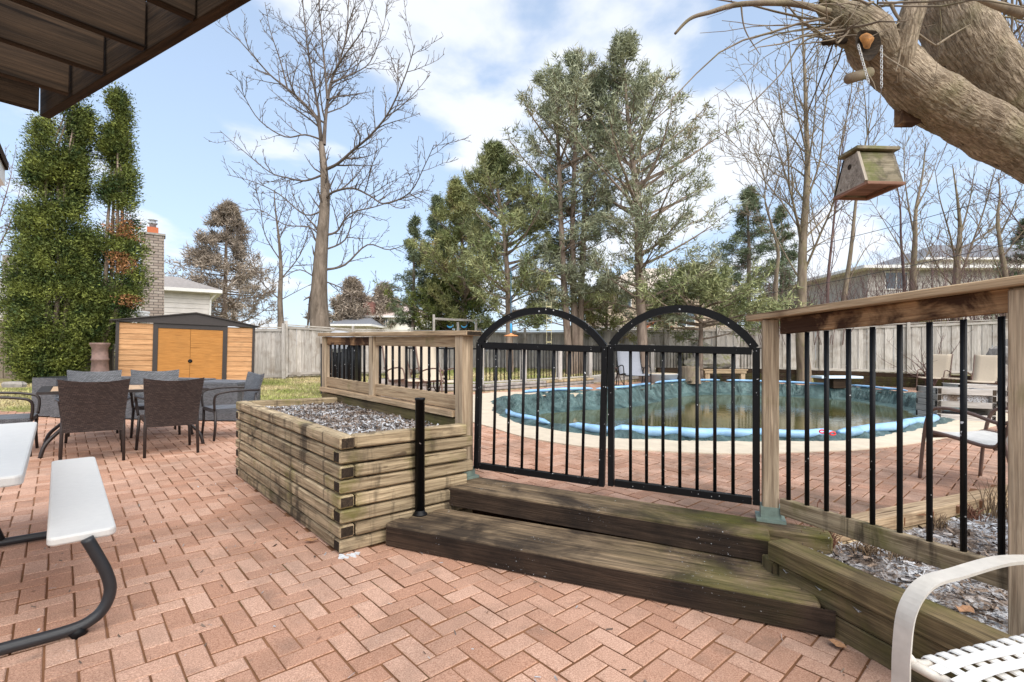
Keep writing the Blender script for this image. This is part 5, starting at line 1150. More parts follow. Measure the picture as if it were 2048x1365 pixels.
bare_tree('bare_tree', 'huge bare tree with a double trunk rising above the middle of the left fence', (632, 700), 23,
    [(640, 655), (638, 600), (640, 540), (645, 470), (650, 400), (648, 340), (642, 285)],
    [([(634, 560), (622, 600), (615, 655)], 0.9), ([(642, 285), (634, 240), (605, 205), (575, 178), (540, 150), (500, 105), (455, 55)], .40), ([(575, 178), (560, 120), (540, 60), (530, 5)], .2),
     ([(648, 290), (652, 230), (662, 165), (680, 120), (694, 60), (698, -40)], .46), ([(644, 290), (636, 215), (620, 130), (610, 50), (600, -60)], .36), ([(655, 200), (648, 120), (640, 30), (632, -60)], .30), ([(665, 150), (690, 110), (725, 60), (750, -10)], .26), ([(662, 165), (700, 150), (740, 125), (765, 60), (775, 10)], .2),
     ([(650, 340), (675, 328), (705, 302), (740, 272), (772, 234), (795, 190), (815, 140), (830, 90)], .38), ([(772, 234), (800, 215), (835, 180), (860, 150)], .18),
     ([(652, 400), (665, 385), (705, 377), (740, 392), (770, 408), (820, 385), (850, 330), (868, 290)], .30), ([(655, 470), (675, 462), (700, 428), (750, 414), (800, 398), (860, 380)], .28), ([(650, 540), (690, 530), (735, 490), (780, 500), (830, 480)], .30),
     ([(646, 350), (610, 362), (575, 356), (540, 345), (490, 305), (440, 262)], .26), ([(643, 280), (610, 270), (570, 274), (520, 242), (490, 195), (480, 160)], .22), ([(648, 420), (610, 430), (560, 390), (510, 365), (455, 350)], .22),
     ([(640, 560), (680, 575), (720, 600), (770, 590), (830, 560)], .18), ([(645, 480), (620, 455), (570, 450), (520, 420), (480, 425)], .2), ([(636, 560), (600, 540), (560, 560), (520, 590)], .16), ([(650, 500), (690, 480), (705, 430), (700, 380), (720, 330)], .22)],
    .47, M['bark'], 11, dens=1.75, maxl=2, lenf=.38, minr=.0125, tf=.74)
bare_tree('bare_tree', 'smaller bare tree standing left of the huge bare tree', (562, 700), 25, [(562, 655), (560, 600), (562, 540), (558, 480), (552, 430), (548, 380)],
    [([(560, 600), (520, 560), (500, 500), (480, 450)], .5), ([(561, 560), (600, 510), (620, 450), (628, 400)], .5), ([(560, 520), (530, 470), (520, 410), (510, 370)], .45), ([(558, 480), (580, 430), (590, 380)], .4), ([(562, 600), (600, 580), (640, 560)], .35), ([(562, 620), (520, 620), (480, 600)], .35), ([(555, 450), (570, 400), (575, 360)], .35)], .17, M['bark'], 5, dens=1.7, maxl=2, lenf=.45, minr=.013)
bare_tree('bare_tree', 'bare reddish tree at the far left edge behind the cedars', (-30, 700), 26, [(-30, 640), (-25, 560), (-20, 480)], [([(-20, 520), (10, 470), (30, 420), (42, 370)], .6), ([(-20, 500), (0, 430), (20, 360), (25, 330)], .6), ([(-25, 560), (15, 520), (40, 480), (55, 440)], .5), ([(-20, 480), (-5, 400), (5, 350)], .5), ([(-25, 560), (20, 540), (50, 520)], .4)], .16, M['barkred'], 6, dens=1.6, minr=.011)
# bare trees on the right
RT = [('tall bare multi stemmed tree left of the birdhouse', 1605, 17.2, [(1608, 744), (1604, 690), (1602, 640), (1604, 560), (1606, 480), (1612, 400), (1615, 320), (1612, 240), (1610, 160), (1606, 80), (1604, 0)],
       [([(1606, 520), (1590, 420), (1565, 330), (1545, 270), (1510, 210), (1490, 150)], .42), ([(1606, 480), (1580, 380), (1575, 300), (1560, 210), (1550, 120)], .38), ([(1610, 540), (1640, 470), (1668, 400), (1680, 300), (1700, 200), (1712, 90)], .42), ([(1614, 400), (1640, 320), (1650, 220), (1670, 120), (1680, 40)], .36), ([(1612, 300), (1590, 200), (1580, 100), (1570, 10)], .34), ([(1613, 350), (1628, 250), (1634, 140), (1640, 30)], .32), ([(1606, 470), (1560, 400), (1510, 340), (1470, 290), (1430, 260)], .26), ([(1600, 560), (1550, 470), (1530, 400), (1500, 340), (1470, 250)], .26)], .235, 'barktan'),
      ('crooked tan tree between the spruce and the tall multi stemmed tree', 1552, 21.5, [(1550, 640), (1552, 560), (1556, 500), (1540, 440), (1530, 400), (1534, 340)], [([(1534, 380), (1520, 330), (1500, 280), (1470, 240)], .5), ([(1534, 350), (1545, 290), (1560, 230)], .5), ([(1532, 400), (1510, 380), (1480, 340)], .4)], .12, 'barktan'),
      ('slim bare tree with a forked stem right of the tall multi stemmed tree', 1655, 20.5, [(1655, 640), (1656, 560), (1664, 480), (1672, 400), (1680, 330), (1690, 260), (1700, 190)], [([(1656, 580), (1668, 500), (1668, 440), (1680, 380), (1700, 320)], .7), ([(1664, 480), (1690, 400), (1720, 330), (1760, 260)], .5), ([(1680, 330), (1700, 240), (1720, 160)], .5), ([(1655, 600), (1630, 560), (1600, 520)], .4)], .075, 'barkred'),
      ('leaning tan tree whose stem shows below the birdhouse', 1700, 20.2, [(1682, 640), (1692, 570), (1702, 500), (1710, 420), (1718, 350), (1735, 270), (1750, 200)], [([(1694, 570), (1730, 500), (1760, 480)], .5), ([(1735, 270), (1730, 200), (1720, 130)], .6), ([(1735, 270), (1770, 220), (1800, 160)], .5), ([(1718, 350), (1750, 290), (1790, 250)], .5)], .12, 'barktan'),
      ('bare twin stemmed tree right of the birdhouse', 1830, 20.5, [(1826, 640), (1826, 560), (1830, 480), (1832, 420), (1845, 350), (1852, 280)], [([(1830, 480), (1815, 400), (1808, 330), (1812, 260)], .6), ([(1832, 420), (1860, 360), (1880, 300)], .5), ([(1828, 540), (1790, 480), (1760, 430), (1740, 400)], .4), ([(1828, 560), (1860, 500), (1890, 450)], .4)], .16, 'barktan'),
      ('dark slender bare tree left of the twin stemmed one', 1800, 21, [(1812, 640), (1808, 560), (1802, 480), (1800, 410), (1790, 350), (1785, 300)], [([(1802, 480), (1770, 440), (1740, 430)], .5), ([(1800, 420), (1815, 350), (1820, 290)], .5)], .08, 'barkred'),
      ('thick bare tree with many rising stems behind the right railing', 1915, 20.5, [(1912, 640), (1912, 580), (1915, 520), (1920, 460), (1915, 400), (1905, 330)], [([(1912, 580), (1940, 500), (1965, 430), (1985, 360), (2000, 310)], .6), ([(1914, 540), (1900, 470), (1880, 400), (1870, 340)], .5), ([(1918, 480), (1940, 400), (1950, 330)], .5), ([(1912, 580), (1880, 540), (1850, 480), (1840, 420)], .4), ([(1915, 500), (1970, 470), (2020, 420), (2060, 380)], .4)], .20, 'barktan'),
      ('broken pale barked tree at the right, beside the thick bare tree', 2000, 19.8, [(2014, 640), (2012, 560), (2002, 500), (1995, 440), (2000, 390), (1996, 350)], [([(2000, 470), (2025, 420), (2045, 370)], .6), ([(2002, 520), (2040, 470), (2080, 430)], .5), ([(2005, 560), (1980, 500), (1960, 460)], .4)], .14, 'barktan'),
      ('bare tree with spreading twigs behind the limb at the right edge', 2090, 21, [(2100, 640), (2095, 520), (2090, 420)], [([(2095, 520), (2040, 450), (2000, 400), (1960, 370)], .5), ([(2090, 440), (2060, 380), (2030, 330)], .5), ([(2092, 460), (2050, 300), (2020, 200), (2000, 100)], .5), ([(2090, 430), (2060, 250), (2045, 120), (2035, 20)], .5)], .16, 'barkred')]
for k, (lb, px, Y, tr, lim, r0, bk) in enumerate(RT):
    bare_tree('bare_tree', lb, (px, 700), Y, tr, lim, r0, M[bk], 40 + k, dens=1.55, maxl=2, lenf=.42, minr=.0095, group='bare trees beyond the right fence')
# thicket of thin upright shrubs along the fence
r = random.Random(99); tb = TB()
for k in range(430):
    px = r.choice([r.uniform(1610, 1790), r.uniform(1700, 2060), r.uniform(1780, 2060), r.uniform(1500, 1620)]); Y = r.uniform(18.6, 21); b = atY(px, 690, Y); q = wander(r, b, Vector((r.gauss(0, .22), 0, 1)), r.uniform(1.6, 3.6) * (1.35 if px > 1790 else 1), 6, .09, .02); tb.seg(q, [.014 * (1 - .8 * j / 6) for j in range(7)], 3); spawn(tb, r, q, .012, 1, 2, .9, .3, minr=.006, start=.3)
o = tb.mb.world('bare_thicket', M['barkred']); tag(o, 'tangle of thin bare reddish shrubs behind the right fence', 'shrubs', kind='stuff')
# bare shrub in front of the right fence
r = random.Random(5); q = atY(1868, 772, 15.3); th = thing('bare_shrub', 'small spreading bare shrub in front of the right fence behind the tan chair', 'shrub', q); tb = TB()
for k in range(11):
    d = Vector((r.gauss(-.25, .8), r.gauss(0, .4), r.uniform(.5, 1.1))); p_ = wander(r, q, d, r.uniform(1.1, 1.9), 6, .14, .0); tb.seg(p_, [.02 * (1 - .8 * j / 6) for j in range(7)], 4); spawn(tb, r, p_, .016, 0, 1, 1.8, .4, minr=.006)
tb.mb.world('branches', M['barkred'], th)

def tufts(tips, k, ln, wd_, seed, fwd=.7, drop=0.):
    r = np.random.RandomState(seed); P = np.repeat(np.array([tuple(p) for p, d in tips]), k, 0); D = np.repeat(np.array([tuple(d) for p, d in tips]), k, 0); n = len(P)
    d = D * fwd + r.normal(size=(n, 3)) * .62; d[:, 2] -= drop; d /= np.linalg.norm(d, axis=1)[:, None]; e = np.cross(d, r.normal(size=(n, 3))); e /= np.linalg.norm(e, axis=1)[:, None]
    L = r.uniform(.6, 1.2, (n, 1)) * ln; P = P + r.normal(size=(n, 3)) * ln * .28; W = wd_ * r.uniform(.6, 1.3, (n, 1)); return np.stack([P - e * W, P + e * W, P + d * L], 1).reshape(-1, 3)
def pine(label, trunks, Y, zlow, width, seed, mat, n_limb, r0, tuftk=9, upang=.55, group=None, ln=.21, side=None, top_round=.5, name='pine_tree', wd_=.022, barkm=None, droop=0., sub=7):
    wd_ *= .8; ln *= 1.1
    r = random.Random(seed); b = atY(trunks[0][0][0], trunks[0][0][1], Y); th = thing(name, label, 'tree', b, 0, group); tips = []; tb = TB(); tm = MB()
    for ti, tr in enumerate(trunks):
        t = skel(tr, Y + .35 * ti, 0, seed); n = len(t); rs = [r0 * (1 - .9 * i / (n - 1)) + .012 for i in range(n)]; tm.tube([Vector((t[0].x, t[0].y, t[0].z - .7))] + t, [rs[0] * 1.3] + rs, 10, cap=False)
        zt = t[-1].z; tb.seg(t, [.012] * len(t), 3)
        for k in range(n_limb):
            f = (k + r.random()) / n_limb; z = zlow + (zt - zlow) * f ** .9; i = min(range(n - 1), key=lambda i: abs(t[i].z - z)); p = t[i].lerp(t[i + 1], r.random())
            h = (p.z - zlow) / (zt - zlow); wl = width * ((.55 + .6 * h) if h < top_round else (1 - (h - top_round) / (1 - top_round)) * 1.05 + .05) * r.uniform(.55, 1.15)
            a = r.uniform(0, 6.28); dx_ = math.cos(a)
            if side: wl *= 1 + side * dx_
            d = Vector((math.cos(a), math.sin(a), upang * (.3 + .9 * h))); q = wander(r, p, d, wl, 7, .07, .035 - droop); rr = max(.012, .055 * wl / 3)
            tb.seg(q, [max(.007, rr * (1 - .85 * j / 7)) for j in range(8)], 5)
            for s_ in range(sub):
                u = .25 + .75 * (s_ + r.random()) / sub; ff = u * 7; i2 = min(int(ff), 6); pp = q[i2].lerp(q[i2 + 1], ff - i2); dd = (q[i2 + 1] - q[i2]).normalized(); sv_ = rv(r); sv_.z *= .5; dd = (dd + sv_.normalized() * .8 + Vector((0, 0, .25 - droop * 4))).normalized()
                l2 = wl * .40 * r.uniform(.5, 1.1) * (1.15 - u * .5); q2 = wander(r, pp, dd, l2, 4, .12, .03 - droop); tb.seg(q2, [.011, .009, .008, .006, .004], 3)
                for j in range(2, 5):
                    tips.append((q2[j], (q2[j] - q2[j - 1]).normalized()))
                    if r.random() < .6: tips.append((q2[j] + rv(r) * .09, (q2[j] - q2[j - 1]).normalized() + rv(r) * .4))
            tips.append((q[-1], (q[-1] - q[-2]).normalized())); tips.append((q[-2], (q[-1] - q[-2]).normalized()))
        for k in range(8): tips.append((t[-1] - Vector((r.gauss(0, .08), r.gauss(0, .08), r.uniform(0, .8))), Vector((r.gauss(0, .4), r.gauss(0, .4), 1))))
    tm.world('trunk', barkm or M['pinebark'], th, True); tb.mb.world('branches', barkm or M['pinebark'], th)
    trimesh('needles', tufts(tips, tuftk, ln, wd_, seed), mat, th); return th
GP = 'pines beyond the left gate leaf'
pine('tall pine with three trunks behind the left gate leaf', [[(1140, 745), (1130, 600), (1122, 450), (1118, 330), (1112, 220), (1105, 150)], [(1150, 745), (1148, 600), (1145, 450), (1150, 300), (1152, 200), (1150, 118)], [(1158, 745), (1162, 600), (1168, 450), (1172, 320), (1182, 230), (1190, 160)]], 16.8, 2.0, 2.5, 21, M['pine2'], 50, .125, tuftk=8, group=GP, top_round=.62, sub=6)
pine('tall open pine with a single trunk behind the right gate leaf', [[(1288, 745), (1282, 620), (1277, 500), (1275, 400), (1262, 300), (1252, 190), (1244, 85)]], 16.2, 1.9, 3.6, 22, M['pine2'], 100, .165, tuftk=8, group=GP, side=.18, upang=.75, top_round=.35, sub=6)
pine('short broad pine with the orange swing hanging from it', [[(1020, 745), (1018, 640), (1015, 560), (1008, 460), (995, 380), (985, 300)]], 17.2, 1.7, 2.9, 23, M['pine'], 84, .13, tuftk=10, group=GP, top_round=.3, sub=7)
pine('olive brown evergreen left of the short broad pine', [[(930, 720), (928, 600), (925, 500), (918, 420), (912, 370)]], 20.5, 1.6, 2.5, 24, M['olive'], 120, .12, tuftk=10, group='evergreens behind the left fence', top_round=.25, name='evergreen_tree', sub=7, ln=.17)
pine('dark green evergreen with a narrow top left of the olive one', [[(866, 720), (868, 600), (872, 480), (874, 395)]], 22.5, 1.6, 1.5, 25, M['spruce'], 80, .1, tuftk=9, group='evergreens behind the left fence', top_round=.15, name='evergreen_tree', upang=.1, sub=6, ln=.17)
pine('thin evergreen with a bare lower trunk next to the huge bare tree', [[(826, 720), (827, 600), (828, 520), (830, 440)]], 22, 1.5, 1.3, 26, M['spruce'], 48, .09, tuftk=6, group='evergreens behind the left fence', top_round=.2, name='evergreen_tree', upang=.05, sub=6, ln=.17)
pine('bushy green cedar above the fence behind the feeder frame', [[(900, 720), (902, 640), (905, 560)]], 21.5, 1.4, 2.6, 27, M['cedar'], 90, .1, tuftk=10, group='evergreens behind the left fence', top_round=.3, name='evergreen_tree', upang=.3, sub=7, ln=.15)
pine('brown grey spruce rising behind the pale house on the left', [[(448, 720), (450, 600), (452, 500), (455, 410)]], 33, 1.6, 4.0, 28, M['sprucebrown'], 120, .2, tuftk=5, top_round=.06, name='spruce_tree', upang=.02, sub=8, ln=.34, wd_=.035)
pine('grey green spruce with tiered boughs between the pines and the bare trees', [[(1500, 720), (1497, 600), (1498, 500), (1496, 440), (1500, 380)]], 23.5, 1.9, 2.6, 29, M['spruce'], 84, .12, tuftk=6, top_round=.1, name='spruce_tree', upang=.02, sub=7, ln=.2, droop=.008, barkm=M['bark'])
pine('dark leaning spruce top left of the tall multi stemmed tree', [[(1560, 720), (1562, 600), (1565, 500), (1562, 420)]], 25, 2.0, 2.1, 30, M['spruce'], 48, .12, tuftk=6, top_round=.1, name='spruce_tree', upang=.0, sub=6, ln=.2, barkm=M['bark'])
pine('distant spruce behind the small white house', [[(765, 700), (768, 620), (770, 575)]], 48, 2, 3.2, 31, M['sprucebrown'], 70, .2, tuftk=6, top_round=.05, name='spruce_tree', upang=.0, sub=6, ln=.45, wd_=.06)
pine('distant brownish spruce just right of the huge bare tree', [[(708, 700), (706, 620), (704, 565)]], 46, 2, 3.4, 32, M['sprucebrown'], 70, .2, tuftk=6, top_round=.05, name='spruce_tree', upang=.0, sub=6, ln=.45, wd_=.06)
pine('dark green spruce at the right edge behind the broken tree', [[(2062, 700), (2062, 560), (2060, 440)]], 22, 1.9, 2.2, 33, M['spruce'], 60, .14, tuftk=7, top_round=.1, name='spruce_tree', upang=.0, sub=6, ln=.22)
# low green boughs in front of the brick house belong to a young pine
pine('young bright green pine in front of the brick house, right of the tall open pine', [[(1400, 740), (1402, 640), (1400, 545)]], 17.0, 1.75, 3.2, 34, M['pine'], 60, .09, tuftk=11, group=GP, top_round=.2, sub=7, upang=.15)

pine('brownish young evergreen in front of the hut, between the two tall pines', [[(1212, 740), (1213, 640), (1214, 560)]], 20, 1.5, 1.9, 35, M['olive'], 60, .08, tuftk=8, top_round=.3, name='evergreen_tree', upang=.2, sub=6, ln=.16)
# columnar cedars: sprays of small scales in clumps round several leaders
def cedar(label, prof, Y, seed, n_clump, per, brown=None, dfac=1.):
    r = np.random.RandomState(seed); pys = [p[0] for p in prof]
    b = atY((prof[-1][1] + prof[-1][2]) / 2, 764, Y); th = thing('cedar_tree', label, 'tree', b, 0, 'tall cedars left of the shed')
    C_ = []
    for k in range(n_clump):
        py = r.uniform(pys[0], pys[-1]); w = np.interp(py, pys, [p[2] - p[1] for p in prof]) 
        c = np.interp(py, pys, [(p[1] + p[2]) / 2 for p in prof]); a = r.uniform(0, 2 * np.pi); rad = (w / 2) * (r.uniform(.2, 1.) ** .6) * (1 + (.2 if py < 420 else .34) * noise.noise(Vector((a * 1.3, py * .035, seed))))
        ctr = atY(c, py, Y); R_ = rad / F * Y; C_.append((ctr.x + R_ * math.cos(a), ctr.y + R_ * math.sin(a) * dfac, ctr.z, math.cos(a), math.sin(a)))
    C_ = np.array(C_); keep = np.array([noise.noise(Vector((c[0] * 1.4, c[1] * 1.4, c[2] * 1.1))) > (-.36 if c[2] < 4.0 else -.10) for c in C_]); C_ = C_[keep]
    P = np.repeat(C_[:, :3], per, 0); O_ = np.repeat(np.c_[C_[:, 3], C_[:, 4], np.full(len(C_), .5)], per, 0); n = len(P)
    P = P + r.normal(size=(n, 3)) * np.array([.12, .12, .13]); d = O_ * .7 + r.normal(size=(n, 3)) * .55; d /= np.linalg.norm(d, axis=1)[:, None]; e = np.cross(d, r.normal(size=(n, 3))); e /= np.linalg.norm(e, axis=1)[:, None]
    L = r.uniform(.035, .095, (n, 1)); W = L * r.uniform(.2, .38, (n, 1)); V = np.stack([P - e * W * .5, P + e * W, P + d * L], 1).reshape(-1, 3)
    if brown:
        pc_ = V.reshape(-1, 3, 3).mean(1); m_ = np.zeros(len(pc_), bool)
        for (bx_, by_, br_) in brown:
            c0 = atY(bx_, by_, Y - .7); rr_ = br_ / F * Y; q_ = ((pc_[:, 0] - c0.x) ** 2 + (pc_[:, 2] - c0.z) ** 2) < rr_ ** 2; m_ |= q_ & (r.rand(len(pc_)) < .8) & (pc_[:, 1] < Y + .1)
        m3 = np.repeat(m_, 3); trimesh('brown_spray', V[m3], M['cedarbrown'], th)['kind'] = 'stuff'; V = V[~m3]
    trimesh('foliage', V, M['cedar'], th)
    rr = random.Random(seed); mb = MB(); tb = TB()
    for k in range(4):
        pts = []
        for py in np.linspace(770, pys[0] + 40, 8): c = np.interp(py, pys, [(p[1] + p[2]) / 2 for p in prof]); w = np.interp(py, pys, [p[2] - p[1] for p in prof]); q_ = atY(c + (k - 1.5) * w * .12, py, Y + rr.uniform(-.2, .2)); pts.append(q_)
        mb.tube(pts, [.075, .07, .06, .05, .04, .03, .02, .012], 8, cap=False); spawn(tb, rr, pts, .03, 0, 1, 1.6, .12, up=.1, minr=.006)
    mb.world('trunk', M['pinebark'], th, True); tb.mb.world('branches', M['pinebark'], th); return th
cedar('taller and denser of the two green cedars, further left, behind the wicker sofa', [(165, 150, 158), (200, 128, 172), (240, 104, 176), (300, 70, 168), (380, 58, 160), (460, 50, 166), (540, 38, 182), (600, 26, 186), (680, 22, 178), (730, 34, 150), (765, 70, 125)], 13.6, 3, 4300, 60, dfac=.75)
cedar('thinner green cedar with orange brown dead patches, right against the shed', [(192, 236, 240), (225, 226, 245), (270, 215, 250), (330, 207, 258), (400, 198, 265), (460, 186, 274), (520, 184, 276), (560, 178, 282), (600, 175, 278), (640, 172, 250), (690, 178, 212)], 14.2, 4, 2200, 54, dfac=.75, brown=[(218, 440, 26), (215, 520, 22), (240, 455, 16), (235, 600, 14)])

# ------------------------------------------------------------------ big maple limb overhead with birdhouse
LY = 2.25
mt = thing('maple_tree', 'forked maple limb with ridged bark reaching in from the upper right', 'tree', (3.4, 2.4, .1))
def limb(name, path, rs, seed, lump=.0):
    K = 26 if len(path) > 5 else 12; pts = spline([Vector(p) for p in path], K); n = len(pts); nr = 110 if len(path) > 5 else 48; V = []; UV = []; acc = 0
    rr = [lerp(rs[min(int(i / K), len(rs) - 1)], rs[min(int(i / K) + 1, len(rs) - 1)], (i % K) / K) for i in range(n)]
    d = (pts[1] - pts[0]).normalized(); u = d.cross(Vector((.1, 1, .2))).normalized()
    for i, p in enumerate(pts):
        t = (pts[min(i + 1, n - 1)] - pts[max(i - 1, 0)]).normalized(); u = (u - t * u.dot(t)).normalized(); w = t.cross(u)
        if i: acc += (p - pts[i - 1]).length
        for k in range(nr + 1):
            a = 2 * math.pi * k / nr; dv = u * math.cos(a) + w * math.sin(a); q = p + dv * rr[i]
            h = noise.noise(q * 6 + Vector((seed, 0, 0))) * .10 + noise.noise(q * 14 + Vector((seed, 5, 0))) * .045 + (.75 - abs(noise.noise(Vector((acc * 22 + 3 * noise.noise(q * 9), a * 13 + acc * 9 + 2.2 * noise.noise(q * 12 + Vector((4, 4, 4))), seed)))) * 3.2) * .026 + lump * max(0, noise.noise(q * 9 + Vector((0, seed, 3)))) 
            V.append(p + dv * rr[i] * (1 + h)); UV.append((acc, a * rr[len(rr) // 2]))
    Fc = [(i * (nr + 1) + k, i * (nr + 1) + k + 1, (i + 1) * (nr + 1) + k + 1, (i + 1) * (nr + 1) + k) for i in range(n - 1) for k in range(nr)]
    off = mt.location; m = mesh(name, [sl(v) - off for v in V], Fc, M['limb'], True); uv = m.uv_layers.new(name='UVMap')
    for poly in m.polygons:
        for li, vi in zip(poly.loop_indices, poly.vertices): uv.data[li].uv = UV[vi]
    return link(name, m, mt)
limb('upper_limb', [atY(2560, 470, 2.5), atY(2300, 385, 2.45), atY(2150, 300, 2.4), atY(2050, 225, 2.35), atY(1985, 160, 2.32), atY(1935, 90, 2.3), atY(1900, 10, 2.3), atY(1880, -80, 2.3), atY(1870, -200, 2.3), atY(1850, -420, 2.4), atY(1800, -700, 2.5)], [.19, .165, .15, .14, .133, .130, .126, .12, .110, .07, .02], 2)
limb('lower_limb', [atY(2560, 500, 2.45), atY(2330, 420, 2.4), atY(2150, 345, 2.3), atY(2040, 295, 2.25), atY(1950, 245, 2.2), atY(1880, 205, 2.18), atY(1830, 170, 2.16), atY(1785, 130, 2.15), atY(1748, 100, 2.14), atY(1715, 62, 2.12)], [.17, .135, .115, .108, .105, .105, .102, .098, .088, .062], 7, .12)
limb('rising_branch', [atY(1800, 165, 2.12), atY(1805, 110, 2.08), atY(1815, 60, 2.06), atY(1830, 10, 2.05), atY(1850, -60, 2.05)], [.035, .045, .042, .042, .04], 9)
limb('knobbed_end', [atY(1775, 110, 2.1), atY(1745, 75, 2.08), atY(1712, 48, 2.08), atY(1672, 24, 2.1), atY(1640, 6, 2.1)], [.05, .085, .075, .05, .03], 13, .5)
# main stem out of frame to the right, down to the bed
limb('trunk', [(3.5, 2.5, -.1), (3.55, 2.5, .8), (3.6, 2.5, 1.6), (3.75, 2.5, 2.4), (4.0, 2.6, 3.4)], [.30, .26, .25, .23, .2], 17)
for pth, r_ in (([(1660, 25), (1585, 8), (1482, 9), (1420, 25), (1380, 38), (1350, 68)], .014), ([(1585, 8), (1520, -20), (1450, -60)], .010), ([(1482, 9), (1490, 60), (1520, 110)], .004), ([(2048, 28), (1990, 10), (1950, -5)], .022), ([(2100, 40), (2048, 28)], .026), ([(1690, 60), (1640, 70), (1600, 90), (1560, 150), (1478, 232)], .005), ([(1700, 20), (1660, 50), (1640, 55)], .006),
                 ([(1780, 5), (1800, 40), (1850, 78), (1872, 92)], .007), ([(1872, 92), (1905, 70), (1940, 50)], .005), ([(1808, 20), (1805, 60), (1800, 110), (1791, 145)], .006), ([(1745, 60), (1700, 66), (1640, 75)], .006), ([(1760, 50), (1790, 60), (1805, 60)], .009), ([(1720, 150), (1700, 160)], .014)):
    MB().tube([tuple(v) for v in spline([atY(a, b, 2.05) for a, b in pth], 6)], [r_ * (1 - .62 * j / ((len(pth) - 1) * 6)) for j in range((len(pth) - 1) * 6 + 1)], 7).world('shoot', M['barktan'], mt, True)
a, b = atY(1738, 146, 2.06), atY(1697, 158, 2.0); MB().tube([a, b], [.022, .02], 10).world('stub', M['barktan'], mt, True)
a, b = atY(1690, 82, 2.06), atY(1648, 85, 2.0); MB().tube([a, b], [.012, .012], 8).world('stub', M['deckwood'], mt, True)
hq = atY(1738, 84, 1.985); dkc = [(hq.x + .052 * math.cos(a_), hq.y + .004, hq.z - .004 + .062 * math.sin(a_) * (1 + .15 * math.sin(3 * a_))) for a_ in [2 * math.pi * j / 20 for j in range(20)]]; mb = MB(); mb.V = dkc + [(hq.x, hq.y + .03, hq.z)]; mb.F = [(i, (i + 1) % 20, 20) for i in range(20)]; mb.world('hollow', M['endgrain'], mt)
hq = hq + Vector((-.006, .004, .006)); mb = MB(); 
for i in range(7):
    for j in range(16): a = 2 * math.pi * j / 16; t = i / 6; mb.V.append((hq.x + (.026 * math.cos(a)) * (1 - t) ** .5 * (1 + .3 * math.sin(a * 3)), hq.y - .012 * (t) , hq.z + (.033 * math.sin(a)) * (1 - t) ** .5))
mb.F = [(i * 16 + j, i * 16 + (j + 1) % 16, i * 16 + 16 + (j + 1) % 16, i * 16 + 16 + j) for i in range(6) for j in range(16)]
mb.world('hollow_wood', plain('orange rotten wood', (.34, .15, .04), .9, nse=.6, ns=40), mt, True)
r = random.Random(31); tb = TB()
for k in range(54):
    p = atY(r.uniform(1650, 1790), r.uniform(0, 95), r.uniform(2.0, 2.15)); d = Vector((r.gauss(-.8, .7), r.gauss(-.1, .5), r.gauss(.15, .6))); L = r.uniform(.12, .5) if k % 3 else r.uniform(.5, 1.1)
    q = wander(r, p, d, L, 7, .10, -.03 if k % 3 else -.05); r_ = r.uniform(.002, .0065); tb.seg(q, [r_ * (1 - .7 * j / 7) for j in range(8)], 5)
    if L > .4: spawn(tb, r, q, .004, 1, 1, 3, .3, up=-.02, minr=.0011)
for k in range(26):
    p = atY(r.uniform(1950, 2100), r.uniform(-60, 60), r.uniform(2.3, 3.2)); q = wander(r, p, Vector((r.gauss(.5, .6), r.gauss(0, .6), r.gauss(-.1, .6))), r.uniform(.3, 1.0), 7, .1, -.01); tb.seg(q, [.006 * (1 - .7 * j / 7) for j in range(8)], 5); spawn(tb, r, q, .005, 1, 1, 3, .3, minr=.0012)
for k in range(20):
    p = atY(r.uniform(1990, 2090), r.uniform(60, 200), r.uniform(2.8, 3.6)); q = wander(r, p, Vector((r.gauss(-.2, .5), r.gauss(0, .6), r.gauss(.2, .5))), r.uniform(.3, .8), 6, .1, 0); tb.seg(q, [.006 * (1 - .7 * j / 6) for j in range(7)], 5)
tb.mb.world('twigs', M['barktan'], mt)
q = atY(1812, 236, 2.2); MB().box(-.03, .05, -.02, .03, -.03, .05).put('wood_block', M['railboard'], mt).location = sl(q) - mt.location
# chains
for (x0, y0, x1, y1, lb) in ((1716, 90, 1738, 168, 'pale steel chain hanging from the hollow in the limb, left one'), (1763, 92, 1763, 176, 'pale steel chain hanging from the hollow in the limb, right one')):
    a, b = atY(x0, y0, 1.95), atY(x1, y1, 1.95); th = thing('chain', lb, 'chain', a, 0, 'chains on the limb'); n = 15; mb = MB(); d = (b - a) / n; u = d.normalized()
    for k in range(n):
        c0 = a + d * (k + .5); side = Vector((1, 0, 0)) if k % 2 else Vector((0, 1, 0)); side = (side - u * side.dot(u)).normalized(); pts = [c0 + u * (d.length * .68 * math.cos(t_)) + side * (.0042 * math.sin(t_)) for t_ in [2 * math.pi * j / 10 for j in range(11)]]; mb.tube(pts, .0012, 5, cap=False)
    mb.world('links', M['snow'], th, True)
